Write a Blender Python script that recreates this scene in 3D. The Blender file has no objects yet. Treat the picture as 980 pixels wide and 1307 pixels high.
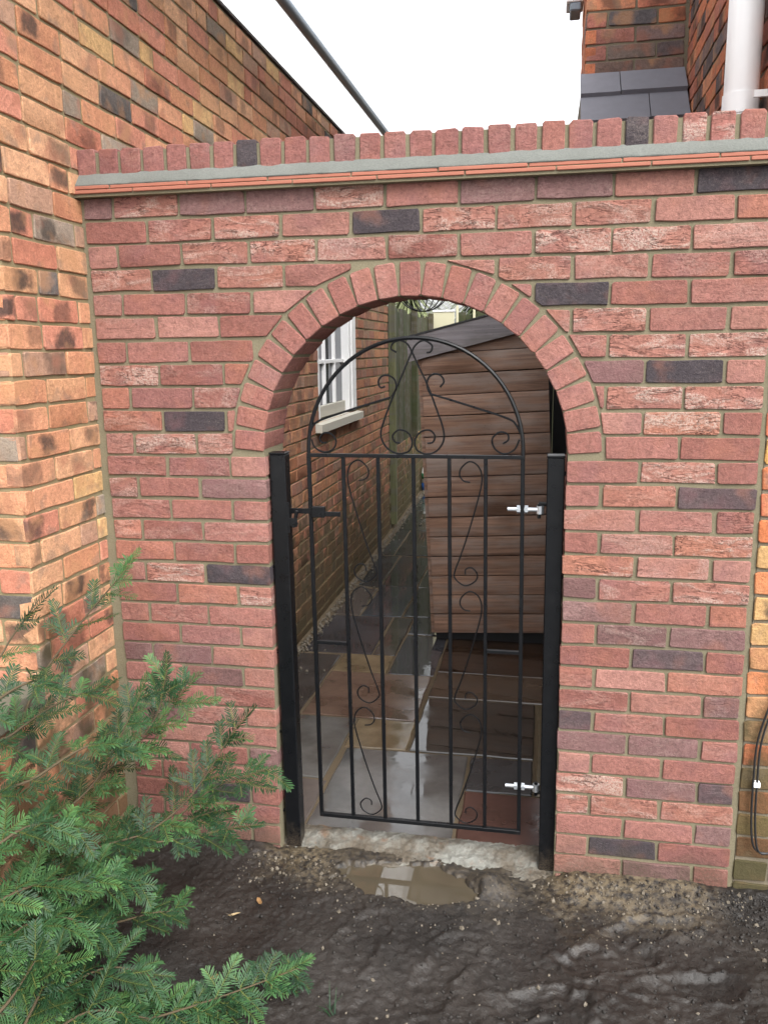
import bpy, bmesh, math, random
import numpy as np
from mathutils import Vector, Matrix, Euler

SC = bpy.context.scene
COL = SC.collection
R = random.Random(7)

# ------------------------------------------------------------------ camera
cam_d = bpy.data.cameras.new('camera')
cam = bpy.data.objects.new('camera', cam_d)
COL.objects.link(cam)
cam_d.sensor_fit = 'VERTICAL'
cam_d.sensor_height = 24.0
cam_d.lens = 1069.1 / 1307.0 * 24.0
cam_d.clip_start = 0.05
cam_d.clip_end = 2000
YAW, PITCH, ROLL = 0.19016, 1.37976, -0.01216
cam.matrix_world = (Matrix.Translation((1.5057, -2.6466, 1.8421)) @ Matrix.Rotation(YAW, 4, 'Z')
                    @ Matrix.Rotation(PITCH, 4, 'X') @ Matrix.Rotation(ROLL, 4, 'Z'))
SC.camera = cam

# ------------------------------------------------------------------ world, sun, exposure
SUN_EL, SUN_AZ = 50.0, 142.0      # overcast: soft light from high up behind the viewer
w = bpy.data.worlds.new('World')
SC.world = w
w.use_nodes = True
nt = w.node_tree
for n in list(nt.nodes):
    nt.nodes.remove(n)
sky = nt.nodes.new('ShaderNodeTexSky')
sky.sky_type = 'NISHITA'
sky.sun_disc = False
sky.sun_elevation = math.radians(SUN_EL)
sky.sun_rotation = math.radians(SUN_AZ)
sky.air_density = 1.0
sky.dust_density = 4.0
sky.ozone_density = 1.0
hs = nt.nodes.new('ShaderNodeHueSaturation')      # cloud cover: the blue is gone from the sky
hs.inputs['Saturation'].default_value = 0.10
bg = nt.nodes.new('ShaderNodeBackground')
bg.inputs['Strength'].default_value = 0.15
wo = nt.nodes.new('ShaderNodeOutputWorld')
nt.links.new(sky.outputs[0], hs.inputs['Color'])
nt.links.new(hs.outputs[0], bg.inputs['Color'])
nt.links.new(bg.outputs[0], wo.inputs['Surface'])

sd = bpy.data.lights.new('sun', 'SUN')
sd.energy = 0.5
sd.angle = math.radians(35)
sd.color = (1.0, 0.97, 0.93)
sun = bpy.data.objects.new('sun', sd)
COL.objects.link(sun)
_el, _az = math.radians(SUN_EL), math.radians(SUN_AZ)
sdir = Vector((math.sin(_az) * math.cos(_el), math.cos(_az) * math.cos(_el), math.sin(_el)))
sun.rotation_euler = sdir.to_track_quat('Z', 'Y').to_euler()

SC.view_settings.view_transform = 'Standard'
SC.view_settings.look = 'None'
SC.view_settings.gamma = 1.0
SC.view_settings.exposure = 1.68
SC.view_settings.use_curve_mapping = False
SC.render.engine = 'CYCLES'
SC.cycles.max_bounces = 6
SC.cycles.use_denoising = True


# ------------------------------------------------------------------ helpers
def lin(r, g, b, k=0.62):
    def f(c):
        c /= 255.0
        return (c / 12.92 if c <= 0.04045 else ((c + 0.055) / 1.055) ** 2.4) * k
    return (f(r), f(g), f(b))


def tag(o, label=None, cat=None, group=None, kind=None):
    if label: o['label'] = label
    if cat: o['category'] = cat
    if group: o['group'] = group
    if kind: o['kind'] = kind
    return o


def empty(name, loc, label, cat, group=None):
    o = bpy.data.objects.new(name, None)
    o.empty_display_size = 0.1
    o.location = loc
    COL.objects.link(o)
    return tag(o, label, cat, group)


def link(name, me, mat=None, parent=None, loc=None, rot=None, color=None):
    o = bpy.data.objects.new(name, me)
    COL.objects.link(o)
    if mat is not None and len(me.materials) == 0:
        me.materials.append(mat)
    p = Vector((0, 0, 0))
    if parent is not None:
        o.parent = parent
        q = parent
        while q is not None:
            p += Vector(q.location)
            q = q.parent
    o.location = Vector(loc if loc is not None else (0, 0, 0)) - p
    if rot is not None:
        o.rotation_euler = rot
    if color is not None:
        o.color = color
    return o


def mesh(name, verts, faces, smooth=False):
    me = bpy.data.meshes.new(name)
    me.from_pydata([tuple(v) for v in verts], [], faces)
    me.update()
    if smooth:
        me.polygons.foreach_set('use_smooth', [True] * len(me.polygons))
    return me


def shade_by_angle(me, deg=40):
    me.polygons.foreach_set('use_smooth', [True] * len(me.polygons))
    try:
        me.set_sharp_from_angle(angle=math.radians(deg))
    except Exception:
        pass
    return me


class MB:
    """collects simple shapes into one mesh"""
    def __init__(s):
        s.v, s.f = [], []

    def add(s, verts, faces):
        b = len(s.v)
        s.v += [tuple(q) for q in verts]
        s.f += [tuple(b + i for i in q) for q in faces]

    def box(s, x0, x1, y0, y1, z0, z1, ch=0.0, mat=None):
        if ch <= 0:
            vs = [(x, y, z) for x in (x0, x1) for y in (y0, y1) for z in (z0, z1)]
            fs = [(0, 1, 3, 2), (4, 6, 7, 5), (0, 4, 5, 1), (2, 3, 7, 6), (0, 2, 6, 4), (1, 5, 7, 3)]
        else:
            bm = bmesh.new()
            bmesh.ops.create_cube(bm, size=1.0)
            for v in bm.verts:
                v.co = Vector(((x0 + x1) / 2 + v.co.x * (x1 - x0), (y0 + y1) / 2 + v.co.y * (y1 - y0),
                               (z0 + z1) / 2 + v.co.z * (z1 - z0)))
            bmesh.ops.bevel(bm, geom=list(bm.edges), offset=ch, segments=1, affect='EDGES')
            bm.verts.index_update()
            vs = [v.co.copy() for v in bm.verts]
            fs = [tuple(v.index for v in q.verts) for q in bm.faces]
            bm.free()
        if mat is not None:
            vs = [mat @ Vector(q) for q in vs]
        s.add(vs, fs)

    def tube(s, pts, r, n=6, closed=False, taper=None):
        pts = [Vector(q) for q in pts]
        m = len(pts)
        rings = []
        up = Vector((0, 0, 1))
        for i, q in enumerate(pts):
            t = (pts[min(i + 1, m - 1)] - pts[max(i - 1, 0)])
            if closed:
                t = pts[(i + 1) % m] - pts[(i - 1) % m]
            t.normalize()
            a = t.cross(Vector((0, 1, 0)))
            if a.length < 0.15:
                a = t.cross(up)
            a.normalize()
            b = t.cross(a)
            rr = r if taper is None else r * (1 + (taper - 1) * i / max(1, m - 1))
            rings.append([q + (a * math.cos(2 * math.pi * k / n) + b * math.sin(2 * math.pi * k / n)) * rr for k in range(n)])
        vs = [q for ring in rings for q in ring]
        fs = []
        for i in range(m if closed else m - 1):
            j = (i + 1) % m
            for k in range(n):
                k2 = (k + 1) % n
                fs.append((i * n + k, i * n + k2, j * n + k2, j * n + k))
        if not closed:
            fs.append(tuple(range(n))[::-1])
            fs.append(tuple((m - 1) * n + k for k in range(n)))
        s.add(vs, fs)

    def me(s, name, smooth=False, angle=None):
        m = mesh(name, s.v, s.f, smooth)
        bm = bmesh.new()
        bm.from_mesh(m)
        bmesh.ops.recalc_face_normals(bm, faces=bm.faces)
        bm.to_mesh(m)
        bm.free()
        if angle:
            shade_by_angle(m, angle)
        return m


def spline(pts, sub=6):
    """Catmull-Rom through the points"""
    P = [Vector(q) for q in pts]
    P = [P[0] * 2 - P[1]] + P + [P[-1] * 2 - P[-2]]
    out = []
    for i in range(1, len(P) - 2):
        a, b, c, d = P[i - 1], P[i], P[i + 1], P[i + 2]
        for k in range(sub):
            t = k / sub
            out.append(0.5 * ((2 * b) + (c - a) * t + (2 * a - 5 * b + 4 * c - d) * t * t + (3 * b - a - 3 * c + d) * t ** 3))
    out.append(P[-2])
    return out


# numpy value noise
_NT = {}


def vnoise(x, y, seed=0):
    if seed not in _NT:
        _NT[seed] = np.random.RandomState(seed).rand(256, 256)
    T = _NT[seed]
    xi, yi = np.floor(x).astype(int), np.floor(y).astype(int)
    fx, fy = x - xi, y - yi
    fx, fy = fx * fx * (3 - 2 * fx), fy * fy * (3 - 2 * fy)
    g = lambda a, b: T[a % 256, b % 256]
    return (g(xi, yi) * (1 - fx) + g(xi + 1, yi) * fx) * (1 - fy) + (g(xi, yi + 1) * (1 - fx) + g(xi + 1, yi + 1) * fx) * fy - 0.5


def fbm(x, y, sc, oct=4, seed=0, rough=0.5):
    a, t = 1.0, 0
    for i in range(oct):
        t = t + a * vnoise(x * sc + 17.3 * i + 40, y * sc + 9.1 * i + 40, seed + i)
        sc *= 2.03
        a *= rough
    return t


def sstep(a, b, x):
    t = np.clip((x - a) / (b - a), 0, 1)
    return t * t * (3 - 2 * t)


# ------------------------------------------------------------------ materials
class NT:
    def __init__(s, name):
        s.m = bpy.data.materials.new(name)
        s.m.use_nodes = True
        s.t = s.m.node_tree
        for n in list(s.t.nodes):
            s.t.nodes.remove(n)
        s.out = s.n('ShaderNodeOutputMaterial')
        s.p = s.n('ShaderNodeBsdfPrincipled')
        s.l(s.p.outputs[0], s.out.inputs['Surface'])

    def n(s, typ, **kw):
        nd = s.t.nodes.new(typ)
        for k, v in kw.items():
            setattr(nd, k, v)
        return nd

    def l(s, a, b):
        s.t.links.new(a, b)

    def setin(s, sock, v):
        if hasattr(v, 'is_output') or isinstance(v, bpy.types.NodeSocket):
            s.l(v, sock)
        elif isinstance(v, (tuple, list)) and sock.type == 'RGBA' and len(v) == 3:
            sock.default_value = (*v, 1)
        else:
            sock.default_value = v

    def coords(s, scale=(1, 1, 1), rnd=True, off=None):
        tc = s.n('ShaderNodeTexCoord')
        v = tc.outputs['Object']
        if rnd:
            oi = s.n('ShaderNodeObjectInfo')
            m = s.n('ShaderNodeMath', operation='MULTIPLY')
            s.l(oi.outputs['Random'], m.inputs[0])
            m.inputs[1].default_value = 31.7
            a = s.n('ShaderNodeVectorMath', operation='ADD')
            s.l(v, a.inputs[0])
            s.l(m.outputs[0], a.inputs[1])
            v = a.outputs[0]
        if scale != (1, 1, 1):
            mm = s.n('ShaderNodeVectorMath', operation='MULTIPLY')
            s.l(v, mm.inputs[0])
            mm.inputs[1].default_value = scale
            v = mm.outputs[0]
        return v

    def noise(s, vec, sc, det=4, rough=0.55, dist=0.0):
        n = s.n('ShaderNodeTexNoise')
        s.l(vec, n.inputs['Vector'])
        n.inputs['Scale'].default_value = sc
        n.inputs['Detail'].default_value = det
        n.inputs['Roughness'].default_value = rough
        n.inputs['Distortion'].default_value = dist
        return n.outputs['Fac']

    def math(s, op, a, b=None, c=None, clamp=False):
        m = s.n('ShaderNodeMath', operation=op, use_clamp=clamp)
        s.setin(m.inputs[0], a)
        if b is not None: s.setin(m.inputs[1], b)
        if c is not None: s.setin(m.inputs[2], c)
        return m.outputs[0]

    def ramp(s, v, a, b, lo=0.0, hi=1.0):
        m = s.n('ShaderNodeMapRange', interpolation_type='SMOOTHSTEP')
        s.setin(m.inputs['Value'], v)
        m.inputs['From Min'].default_value = a
        m.inputs['From Max'].default_value = b
        m.inputs['To Min'].default_value = lo
        m.inputs['To Max'].default_value = hi
        return m.outputs[0]

    def mix(s, fac, a, b, mode='MIX'):
        m = s.n('ShaderNodeMix', data_type='RGBA', blend_type=mode)
        s.setin(m.inputs[0], fac)
        s.setin(m.inputs[6], a)
        s.setin(m.inputs[7], b)
        return m.outputs[2]

    def scale(s, col, v):
        m = s.n('ShaderNodeVectorMath', operation='SCALE')
        s.setin(m.inputs[0], col)
        s.setin(m.inputs['Scale'], v)
        return m.outputs[0]

    def bump(s, h, strength=0.5, dist=0.005, prev=None):
        b = s.n('ShaderNodeBump')
        s.l(h, b.inputs['Height'])
        b.inputs['Strength'].default_value = strength
        b.inputs['Distance'].default_value = dist
        if prev is not None:
            s.l(prev, b.inputs['Normal'])
        return b.outputs[0]

    def fin(s, col=None, rough=None, normal=None, spec=None, metal=None):
        if col is not None: s.setin(s.p.inputs['Base Color'], col)
        if rough is not None: s.setin(s.p.inputs['Roughness'], rough)
        if normal is not None: s.l(normal, s.p.inputs['Normal'])
        if spec is not None: s.setin(s.p.inputs['Specular IOR Level'], spec)
        if metal is not None: s.setin(s.p.inputs['Metallic'], metal)
        return s.m


def mat_brick(name, src='object', new=True):
    """handmade brick. colour from the object (alpha = amount of lime smear / kiln mark)"""
    t = NT(name)
    if src == 'object':
        oi = t.n('ShaderNodeObjectInfo')
        base, alpha = oi.outputs['Color'], oi.outputs['Alpha']
        v = t.coords()
    else:
        at = t.n('ShaderNodeAttribute', attribute_name='Col')
        base, alpha = at.outputs['Color'], at.outputs['Alpha']
        v = t.coords(rnd=False)
    n1 = t.noise(v, 14, 5, 0.6)
    n2 = t.noise(v, 150, 4, 0.75)
    n3 = t.noise(v, 330, 3, 0.65)
    st = t.n('ShaderNodeVectorMath', operation='MULTIPLY')
    t.l(v, st.inputs[0])
    st.inputs[1].default_value = (6, 6, 17) if new else (14, 14, 14)
    cr = t.noise(st.outputs[0], 1.0, 5, 0.6, 1.2)
    st2 = t.n('ShaderNodeVectorMath', operation='MULTIPLY')
    t.l(v, st2.inputs[0])
    st2.inputs[1].default_value = (7, 7, 30)
    cr2 = t.noise(st2.outputs[0], 1.0, 4, 0.7, 1.6)
    ridge = t.math('ABSOLUTE', t.math('SUBTRACT', cr2, 0.5))
    crease = t.math('MULTIPLY', t.ramp(ridge, 0.0, 0.03, 1.0, 0.0), t.ramp(n1, 0.44, 0.56))
    n6 = t.noise(v, 62, 5, 0.78)
    tone = t.math('MULTIPLY_ADD', n1, 0.66, 0.67)
    tone = t.math('MULTIPLY', tone, t.math('MULTIPLY_ADD', n2, 1.0, 0.5))
    tone = t.math('MULTIPLY', tone, t.math('MULTIPLY_ADD', n6, 1.3, 0.35))
    col = t.scale(base, t.math('MULTIPLY', tone, 1.08 if new else 1.22))
    if new:
        # kiln haze: slightly different hue across one brick
        hz = t.noise(v, 8, 3, 0.5)
        col = t.mix(t.ramp(hz, 0.52, 0.70, 0, 0.35), col, lin(150, 106, 108))
        col = t.mix(t.ramp(hz, 0.46, 0.30, 0, 0.35), col, lin(186, 124, 102))
        sm = t.math('MULTIPLY', t.ramp(cr, 0.44, 0.62), t.ramp(t.math('ADD', t.math('MULTIPLY', n2, 0.6), t.math('MULTIPLY', n3, 0.4)), 0.40, 0.60))
        sm = t.math('MULTIPLY', sm, alpha, clamp=True)
        col = t.mix(t.math('MULTIPLY', sm, 0.68), col, lin(218, 200, 186))
        sp_ = t.ramp(n3, 0.60, 0.70)
        col = t.mix(t.math('MULTIPLY', sp_, 0.22), col, lin(222, 196, 180))
        col = t.mix(t.math('MULTIPLY', crease, t.math('MULTIPLY', alpha, 0.55, clamp=True)), col, lin(74, 48, 46))
    else:
        # kiln marks: dark kiss mark near the middle of the brick
        tc = t.n('ShaderNodeTexCoord')
        if src == 'object':
            sx = t.n('ShaderNodeSeparateXYZ')
            t.l(tc.outputs['Object'], sx.inputs[0])
            oi2 = t.n('ShaderNodeObjectInfo')
            cx = t.math('MULTIPLY_ADD', oi2.outputs['Random'], 0.13, -0.065)
            ax = t.math('ABSOLUTE', t.math('SUBTRACT', sx.outputs[0], cx))
            az = t.math('ABSOLUTE', sx.outputs[2])
            wob = t.math('MULTIPLY_ADD', n1, 0.11, -0.055)
            mk = t.math('MULTIPLY', t.ramp(t.math('ADD', ax, wob), 0.028, 0.066, 1, 0),
                        t.ramp(t.math('ADD', az, t.math('MULTIPLY', wob, 0.5)), 0.018, 0.042, 1, 0))
            mk = t.math('MULTIPLY', mk, t.math('MULTIPLY_ADD', n2, 0.8, 0.5), clamp=True)
        else:
            mk = t.ramp(n1, 0.46, 0.60)
        mk = t.math('MULTIPLY', mk, alpha, clamp=True)
        col = t.mix(t.math('MULTIPLY', mk, 0.9), col, lin(74, 67, 64))
        n4 = t.noise(v, 9, 3, 0.5)
        col = t.mix(t.ramp(n4, 0.52, 0.70, 0, 0.6), col, lin(222, 166, 122))
        col = t.mix(t.ramp(n4, 0.47, 0.30, 0, 0.5), col, lin(192, 126, 102))
        n5 = t.noise(v, 13, 3, 0.5)
        col = t.mix(t.ramp(n5, 0.56, 0.70, 0, 0.45), col, lin(150, 132, 118))
        col = t.mix(t.math('MULTIPLY', crease, 0.15), col, lin(90, 70, 58))
    spot = t.ramp(n6, 0.36, 0.29)
    col = t.mix(t.math('MULTIPLY', spot, 0.5), col, lin(76, 54, 50))
    pits = t.ramp(n3, 0.36, 0.29)
    col = t.mix(t.math('MULTIPLY', pits, 0.5), col, lin(70, 46, 42))
    h = t.math('ADD', t.math('ADD', t.math('MULTIPLY', n2, 0.6), t.math('MULTIPLY', n6, 0.9)), t.math('MULTIPLY', n1, 0.4))
    h = t.math('SUBTRACT', h, t.math('MULTIPLY', pits, 0.35))
    if new:
        h = t.math('SUBTRACT', h, t.math('MULTIPLY', crease, t.math('MULTIPLY_ADD', alpha, 0.9, 0.1)))
        h = t.math('ADD', h, t.math('MULTIPLY', cr, t.math('MULTIPLY_ADD', alpha, 1.6, 0.3)))
    # mud splashed up from the ground
    ge = t.n('ShaderNodeNewGeometry')
    gs = t.n('ShaderNodeSeparateXYZ')
    t.l(ge.outputs['Position'], gs.inputs[0])
    dn = t.n('ShaderNodeTexNoise')
    t.l(ge.outputs['Position'], dn.inputs['Vector'])
    dn.inputs['Scale'].default_value = 9.0
    dn.inputs['Detail'].default_value = 6.0
    dm = t.ramp(t.math('SUBTRACT', gs.outputs[2], t.math('MULTIPLY_ADD', dn.outputs['Fac'], 0.36, -0.10)), 0.0, 0.16, 0.75, 0.0)
    col = t.mix(t.math('MULTIPLY', dm, t.ramp(n2, 0.35, 0.6, 0.35, 1.0)), col, lin(92, 80, 66))
    if not new:
        mo = t.ramp(t.math('SUBTRACT', gs.outputs[2], t.math('MULTIPLY_ADD', dn.outputs['Fac'], 2.0, -0.42)), -0.1, 0.25, 0.75, 0.0)
        col = t.mix(mo, col, lin(92, 84, 58))
    nrm = t.bump(h, 0.75, 0.007)
    return t.fin(col, 0.9, nrm, 0.2)


def mat_mortar(name, c, c2, rnd=False, sc=1.0, moss=0.0):
    t = NT(name)
    v = t.coords(rnd=rnd)
    n1 = t.noise(v, 6 * sc, 5, 0.6)
    n2 = t.noise(v, 180 * sc, 4, 0.75)
    col = t.mix(n1, c, c2)
    col = t.scale(col, t.math('MULTIPLY_ADD', n2, 0.7, 0.62))
    if moss:
        n3 = t.noise(v, 3.3, 5, 0.6)
        col = t.mix(t.ramp(n3, 0.5, 0.68, 0, moss), col, lin(96, 108, 62))
    return t.fin(col, 0.95, t.bump(n2, 0.6, 0.004), 0.15)


def mat_plain(name, c, rough=0.6, var=0.15, sc=20, bump=0.15, bd=0.002, metal=0.0, spec=0.5, rnd=True, c2=None):
    t = NT(name)
    v = t.coords(rnd=rnd)
    n1 = t.noise(v, sc, 5, 0.6)
    n2 = t.noise(v, sc * 9, 3, 0.6)
    col = t.scale(c if c2 is None else t.mix(n1, c, c2), t.math('MULTIPLY_ADD', n1, 2 * var, 1 - var))
    nrm = t.bump(t.math('ADD', n1, t.math('MULTIPLY', n2, 0.5)), bump, bd) if bump else None
    return t.fin(col, t.math('MULTIPLY_ADD', n2, 0.2, max(0.02, rough - 0.1)), nrm, spec, metal)


def mat_wood(name, c, c2, rough=0.75, wet=0.0, axis=0, green=None, grey=(0.10, 0.09, 0.085)):
    t = NT(name)
    oi = t.n('ShaderNodeObjectInfo')
    sc = [60, 60, 60]
    sc[axis] = 2.2
    v = t.coords(tuple(sc))
    v2 = t.coords()
    g = t.noise(v, 1.0, 6, 0.65, 0.6)
    b = t.noise(v2, 3.2, 4, 0.6)
    k = t.n('ShaderNodeTexVoronoi')
    t.l(t.coords((7.0, 7.0, 11.0)), k.inputs['Vector'])
    knot = t.ramp(k.outputs['Distance'], 0.05, 0.11, 1, 0)
    col = t.mix(t.ramp(g, 0.3, 0.7), c, c2)
    col = t.scale(col, t.math('MULTIPLY_ADD', b, 0.8, 0.6))
    col = t.scale(col, t.math('MULTIPLY_ADD', oi.outputs['Random'], 0.3, 0.85))
    wv_ = t.noise(t.coords((2.0, 2.0, 9.0)), 1.6, 4, 0.6)
    col = t.mix(t.ramp(wv_, 0.42, 0.66, 0, 0.6), col, grey)
    col = t.mix(t.math('MULTIPLY', knot, 0.7), col, lin(38, 24, 20))
    if green is not None:
        n = t.noise(v2, 2.0, 4, 0.6)
        f = t.ramp(n, 0.42, 0.62, 0, 0.8)
        col = t.mix(f, col, green)
    return t.fin(col, t.math('MULTIPLY_ADD', b, 0.3, rough - 0.15), t.bump(g, 0.35, 0.003), 0.4)


M = {}
M['brick'] = mat_brick('handmade_red_brick')
M['oldbrick'] = mat_brick('weathered_stock_brick', new=False)
M['oldbrick_far'] = mat_brick('weathered_stock_brick_far', src='attr', new=False)
M['mortar'] = mat_mortar('new_sand_mortar', lin(160, 151, 126), lin(136, 128, 104))
M['oldmortar'] = mat_mortar('old_lime_mortar', lin(190, 176, 138), lin(138, 122, 94), moss=0.3)
M['darkmortar'] = mat_mortar('dark_lime_mortar', lin(172, 160, 138), lin(110, 100, 84))
M['fillet'] = mat_mortar('grey_mortar_fillet', lin(144, 147, 142), lin(122, 124, 118))
M['tile'] = mat_plain('terracotta_tile', lin(190, 120, 98), 0.85, 0.14, 18, 0.2)


def mat_concrete():
    t = NT('wet_haunching_concrete')
    v = t.coords(rnd=False)
    n1 = t.noise(v, 7, 6, 0.65)
    n2 = t.noise(v, 90, 5, 0.75)
    col = t.mix(t.ramp(n1, 0.36, 0.62), lin(108, 98, 84), lin(152, 152, 144))
    n3 = t.noise(v, 16, 4, 0.6)
    col = t.mix(t.ramp(n3, 0.58, 0.70, 0, 0.7), col, lin(134, 104, 80))
    col = t.scale(col, t.math('MULTIPLY_ADD', n2, 1.0, 0.5))
    return t.fin(col, t.math('MULTIPLY_ADD', n1, 0.5, 0.3), t.bump(n2, 0.8, 0.01), 0.4)


M['concrete'] = mat_concrete()


def mat_black():
    t = NT('black_gloss_paint')
    v = t.coords()
    n1 = t.noise(v, 30, 5, 0.65)
    n2 = t.noise(v, 260, 3, 0.6)
    ge = t.n('ShaderNodeNewGeometry')
    gs = t.n('ShaderNodeSeparateXYZ')
    t.l(ge.outputs['Position'], gs.inputs[0])
    col = t.mix(t.ramp(n1, 0.55, 0.75, 0, 0.05), (0.004, 0.0045, 0.0055), lin(90, 90, 90))
    mud = t.ramp(t.math('ADD', gs.outputs[2], t.math('MULTIPLY', n1, -0.2)), -0.05, 0.06, 0.8, 0.0)
    col = t.mix(t.math('MULTIPLY', mud, t.ramp(n2, 0.4, 0.6)), col, lin(96, 84, 70))
    return t.fin(col, t.math('MULTIPLY_ADD', n1, 0.35, 0.14), t.bump(n2, 0.12, 0.001), 0.3)


M['black'] = mat_black()
M['zinc'] = mat_plain('zinc_plated_steel', (0.62, 0.66, 0.70), 0.32, 0.1, 60, 0.05, 0.001, metal=0.85)
M['whitepaint'] = mat_plain('old_white_paint', (0.74, 0.74, 0.74), 0.5, 0.08, 30, 0.25, 0.002)
M['sillpaint'] = mat_plain('weathered_sill_paint', lin(232, 229, 220), 0.6, 0.12, 20, 0.3, 0.002, c2=lin(206, 199, 178))
M['whitepvc'] = mat_plain('white_plastic', (0.88, 0.88, 0.88), 0.35, 0.02, 8, 0.0)
M['gutter'] = mat_plain('slate_grey_plastic', lin(150, 164, 178), 0.45, 0.12, 30, 0.1)
M['slate'] = mat_plain('blue_grey_tile', lin(140, 140, 150), 0.7, 0.16, 16, 0.2, 0.002)
M['cable'] = mat_plain('black_rubber', (0.012, 0.012, 0.013), 0.5, 0.1, 20, 0.0)
M['shedwood'] = mat_wood('wet_shed_board', lin(164, 128, 106), lin(112, 82, 66), 0.6, axis=0, grey=lin(150, 136, 128))
M['bargewood'] = mat_wood('grey_barge_board', lin(160, 155, 160), lin(122, 116, 120), 0.6, axis=0)
M['fencewood'] = mat_wood('green_fence_board', lin(92, 84, 56), lin(58, 56, 34), 0.8, axis=2, green=lin(60, 70, 34))
M['roofing'] = mat_plain('black_roofing_felt', (0.03, 0.03, 0.032), 0.9, 0.2, 30, 0.3)
M['stone'] = mat_plain('pale_pebble', lin(150, 140, 122), 0.7, 0.3, 30, 0.3, rnd=True, c2=lin(92, 82, 72))
M['cream'] = mat_plain('cream_board', lin(226, 220, 186), 0.6, 0.06, 6, 0.05)


def mat_glass():
    t = NT('window_glass')
    return t.fin(lin(70, 78, 92), 0.04, None, 0.6)


M['glass'] = mat_glass()


def mat_canopy():
    t = NT('white_translucent_sheet')
    t.p.inputs['Base Color'].default_value = (0.86, 0.87, 0.88, 1)
    t.p.inputs['Roughness'].default_value = 0.4
    tr = t.n('ShaderNodeBsdfTranslucent')
    tr.inputs['Color'].default_value = (0.93, 0.94, 0.95, 1)
    mx = t.n('ShaderNodeMixShader')
    mx.inputs[0].default_value = 0.8
    t.l(t.p.outputs[0], mx.inputs[1])
    t.l(tr.outputs[0], mx.inputs[2])
    t.l(mx.outputs[0], t.out.inputs['Surface'])
    return t.m


M['canopy'] = mat_canopy()


def mat_slab():
    t = NT('wet_sandstone_slab')
    oi = t.n('ShaderNodeObjectInfo')
    v = t.coords()
    n1 = t.noise(v, 3.0, 5, 0.6, 0.4)
    n2 = t.noise(v, 22, 5, 0.65)
    n3 = t.noise(v, 5.0, 3, 0.5)
    col = t.scale(oi.outputs['Color'], t.math('MULTIPLY_ADD', n1, 0.8, 0.6))
    col = t.scale(col, t.math('MULTIPLY_ADD', n2, 0.5, 0.75))
    # standing water where the surface dips: alpha of the object says how wet
    wet = t.ramp(t.math('ADD', n3, t.math('MULTIPLY_ADD', oi.outputs['Alpha'], 0.6, -0.3)), 0.30, 0.66)
    rough = t.math('MULTIPLY_ADD', wet, -0.20, 0.22)
    h = t.math('MULTIPLY', t.math('ADD', t.math('MULTIPLY', n1, 0.5), t.math('MULTIPLY', n2, 0.22)), t.math('MULTIPLY_ADD', wet, -0.92, 1.0))
    nrm = t.bump(h, 0.4, 0.005)
    return t.fin(t.scale(col, t.math('MULTIPLY_ADD', wet, -0.35, 0.92)), rough, nrm, t.math('MULTIPLY_ADD', wet, 0.5, 0.5))


M['slab'] = mat_slab()


def mat_mud():
    t = NT('wet_mud')
    v = t.coords(rnd=False)
    n1 = t.noise(v, 3.0, 6, 0.6)
    n2 = t.noise(v, 40, 5, 0.7)
    n3 = t.noise(v, 150, 3, 0.65)
    at = t.n('ShaderNodeAttribute', attribute_name='Col')   # R: sandy spill, G: how wet
    sp = t.n('ShaderNodeSeparateColor')
    t.l(at.outputs['Color'], sp.inputs[0])
    col = t.mix(t.ramp(n1, 0.35, 0.65), lin(38, 34, 31), lin(56, 51, 47))
    col = t.mix(t.math('MULTIPLY', sp.outputs[0], t.ramp(n2, 0.36, 0.6)), col, lin(112, 99, 78))
    col = t.scale(col, t.math('MULTIPLY_ADD', n2, 1.1, 0.45))
    grit = t.ramp(n3, 0.68, 0.74)
    col = t.mix(t.math('MULTIPLY', grit, 0.45), col, lin(112, 100, 84))
    rough = t.math('SUBTRACT', t.math('MULTIPLY_ADD', n2, 0.35, 0.52), t.math('MULTIPLY', sp.outputs[1], 0.34), clamp=True)
    nrm = t.bump(t.math('ADD', n2, t.math('MULTIPLY', n3, 0.6)), 0.45, 0.008)
    return t.fin(col, rough, nrm, 0.45)


M['mud'] = mat_mud()


def mat_water():
    t = NT('muddy_water')
    v = t.coords(rnd=False)
    n = t.noise(v, 7, 3, 0.5)
    col = t.mix(n, lin(104, 95, 78), lin(78, 70, 58))
    return t.fin(col, 0.015, None, 0.9)


M['water'] = mat_water()


def mat_needle(name, c, c2, tip):
    t = NT(name)
    oi = t.n('ShaderNodeObjectInfo')
    at = t.n('ShaderNodeAttribute', attribute_name='Col')
    sp = t.n('ShaderNodeSeparateColor')
    t.l(at.outputs['Color'], sp.inputs[0])
    col = t.mix(oi.outputs['Random'], c, c2)
    col = t.mix(t.math('MULTIPLY', sp.outputs[0], t.ramp(oi.outputs['Random'], 0.3, 0.95, 0.15, 0.8)), col, tip)
    col = t.mix(sp.outputs[1], col, lin(116, 124, 66))          # young stem
    col = t.scale(col, t.math('MULTIPLY_ADD', sp.outputs[2], 0.6, 0.7))
    t.fin(col, 0.5, None, 0.25)
    tr = t.n('ShaderNodeBsdfTranslucent')
    t.l(t.scale(col, 1.3), tr.inputs['Color'])
    mx = t.n('ShaderNodeMixShader')
    mx.inputs[0].default_value = 0.15
    t.l(t.p.outputs[0], mx.inputs[1])
    t.l(tr.outputs[0], mx.inputs[2])
    t.l(mx.outputs[0], t.out.inputs['Surface'])
    return t.m


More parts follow.
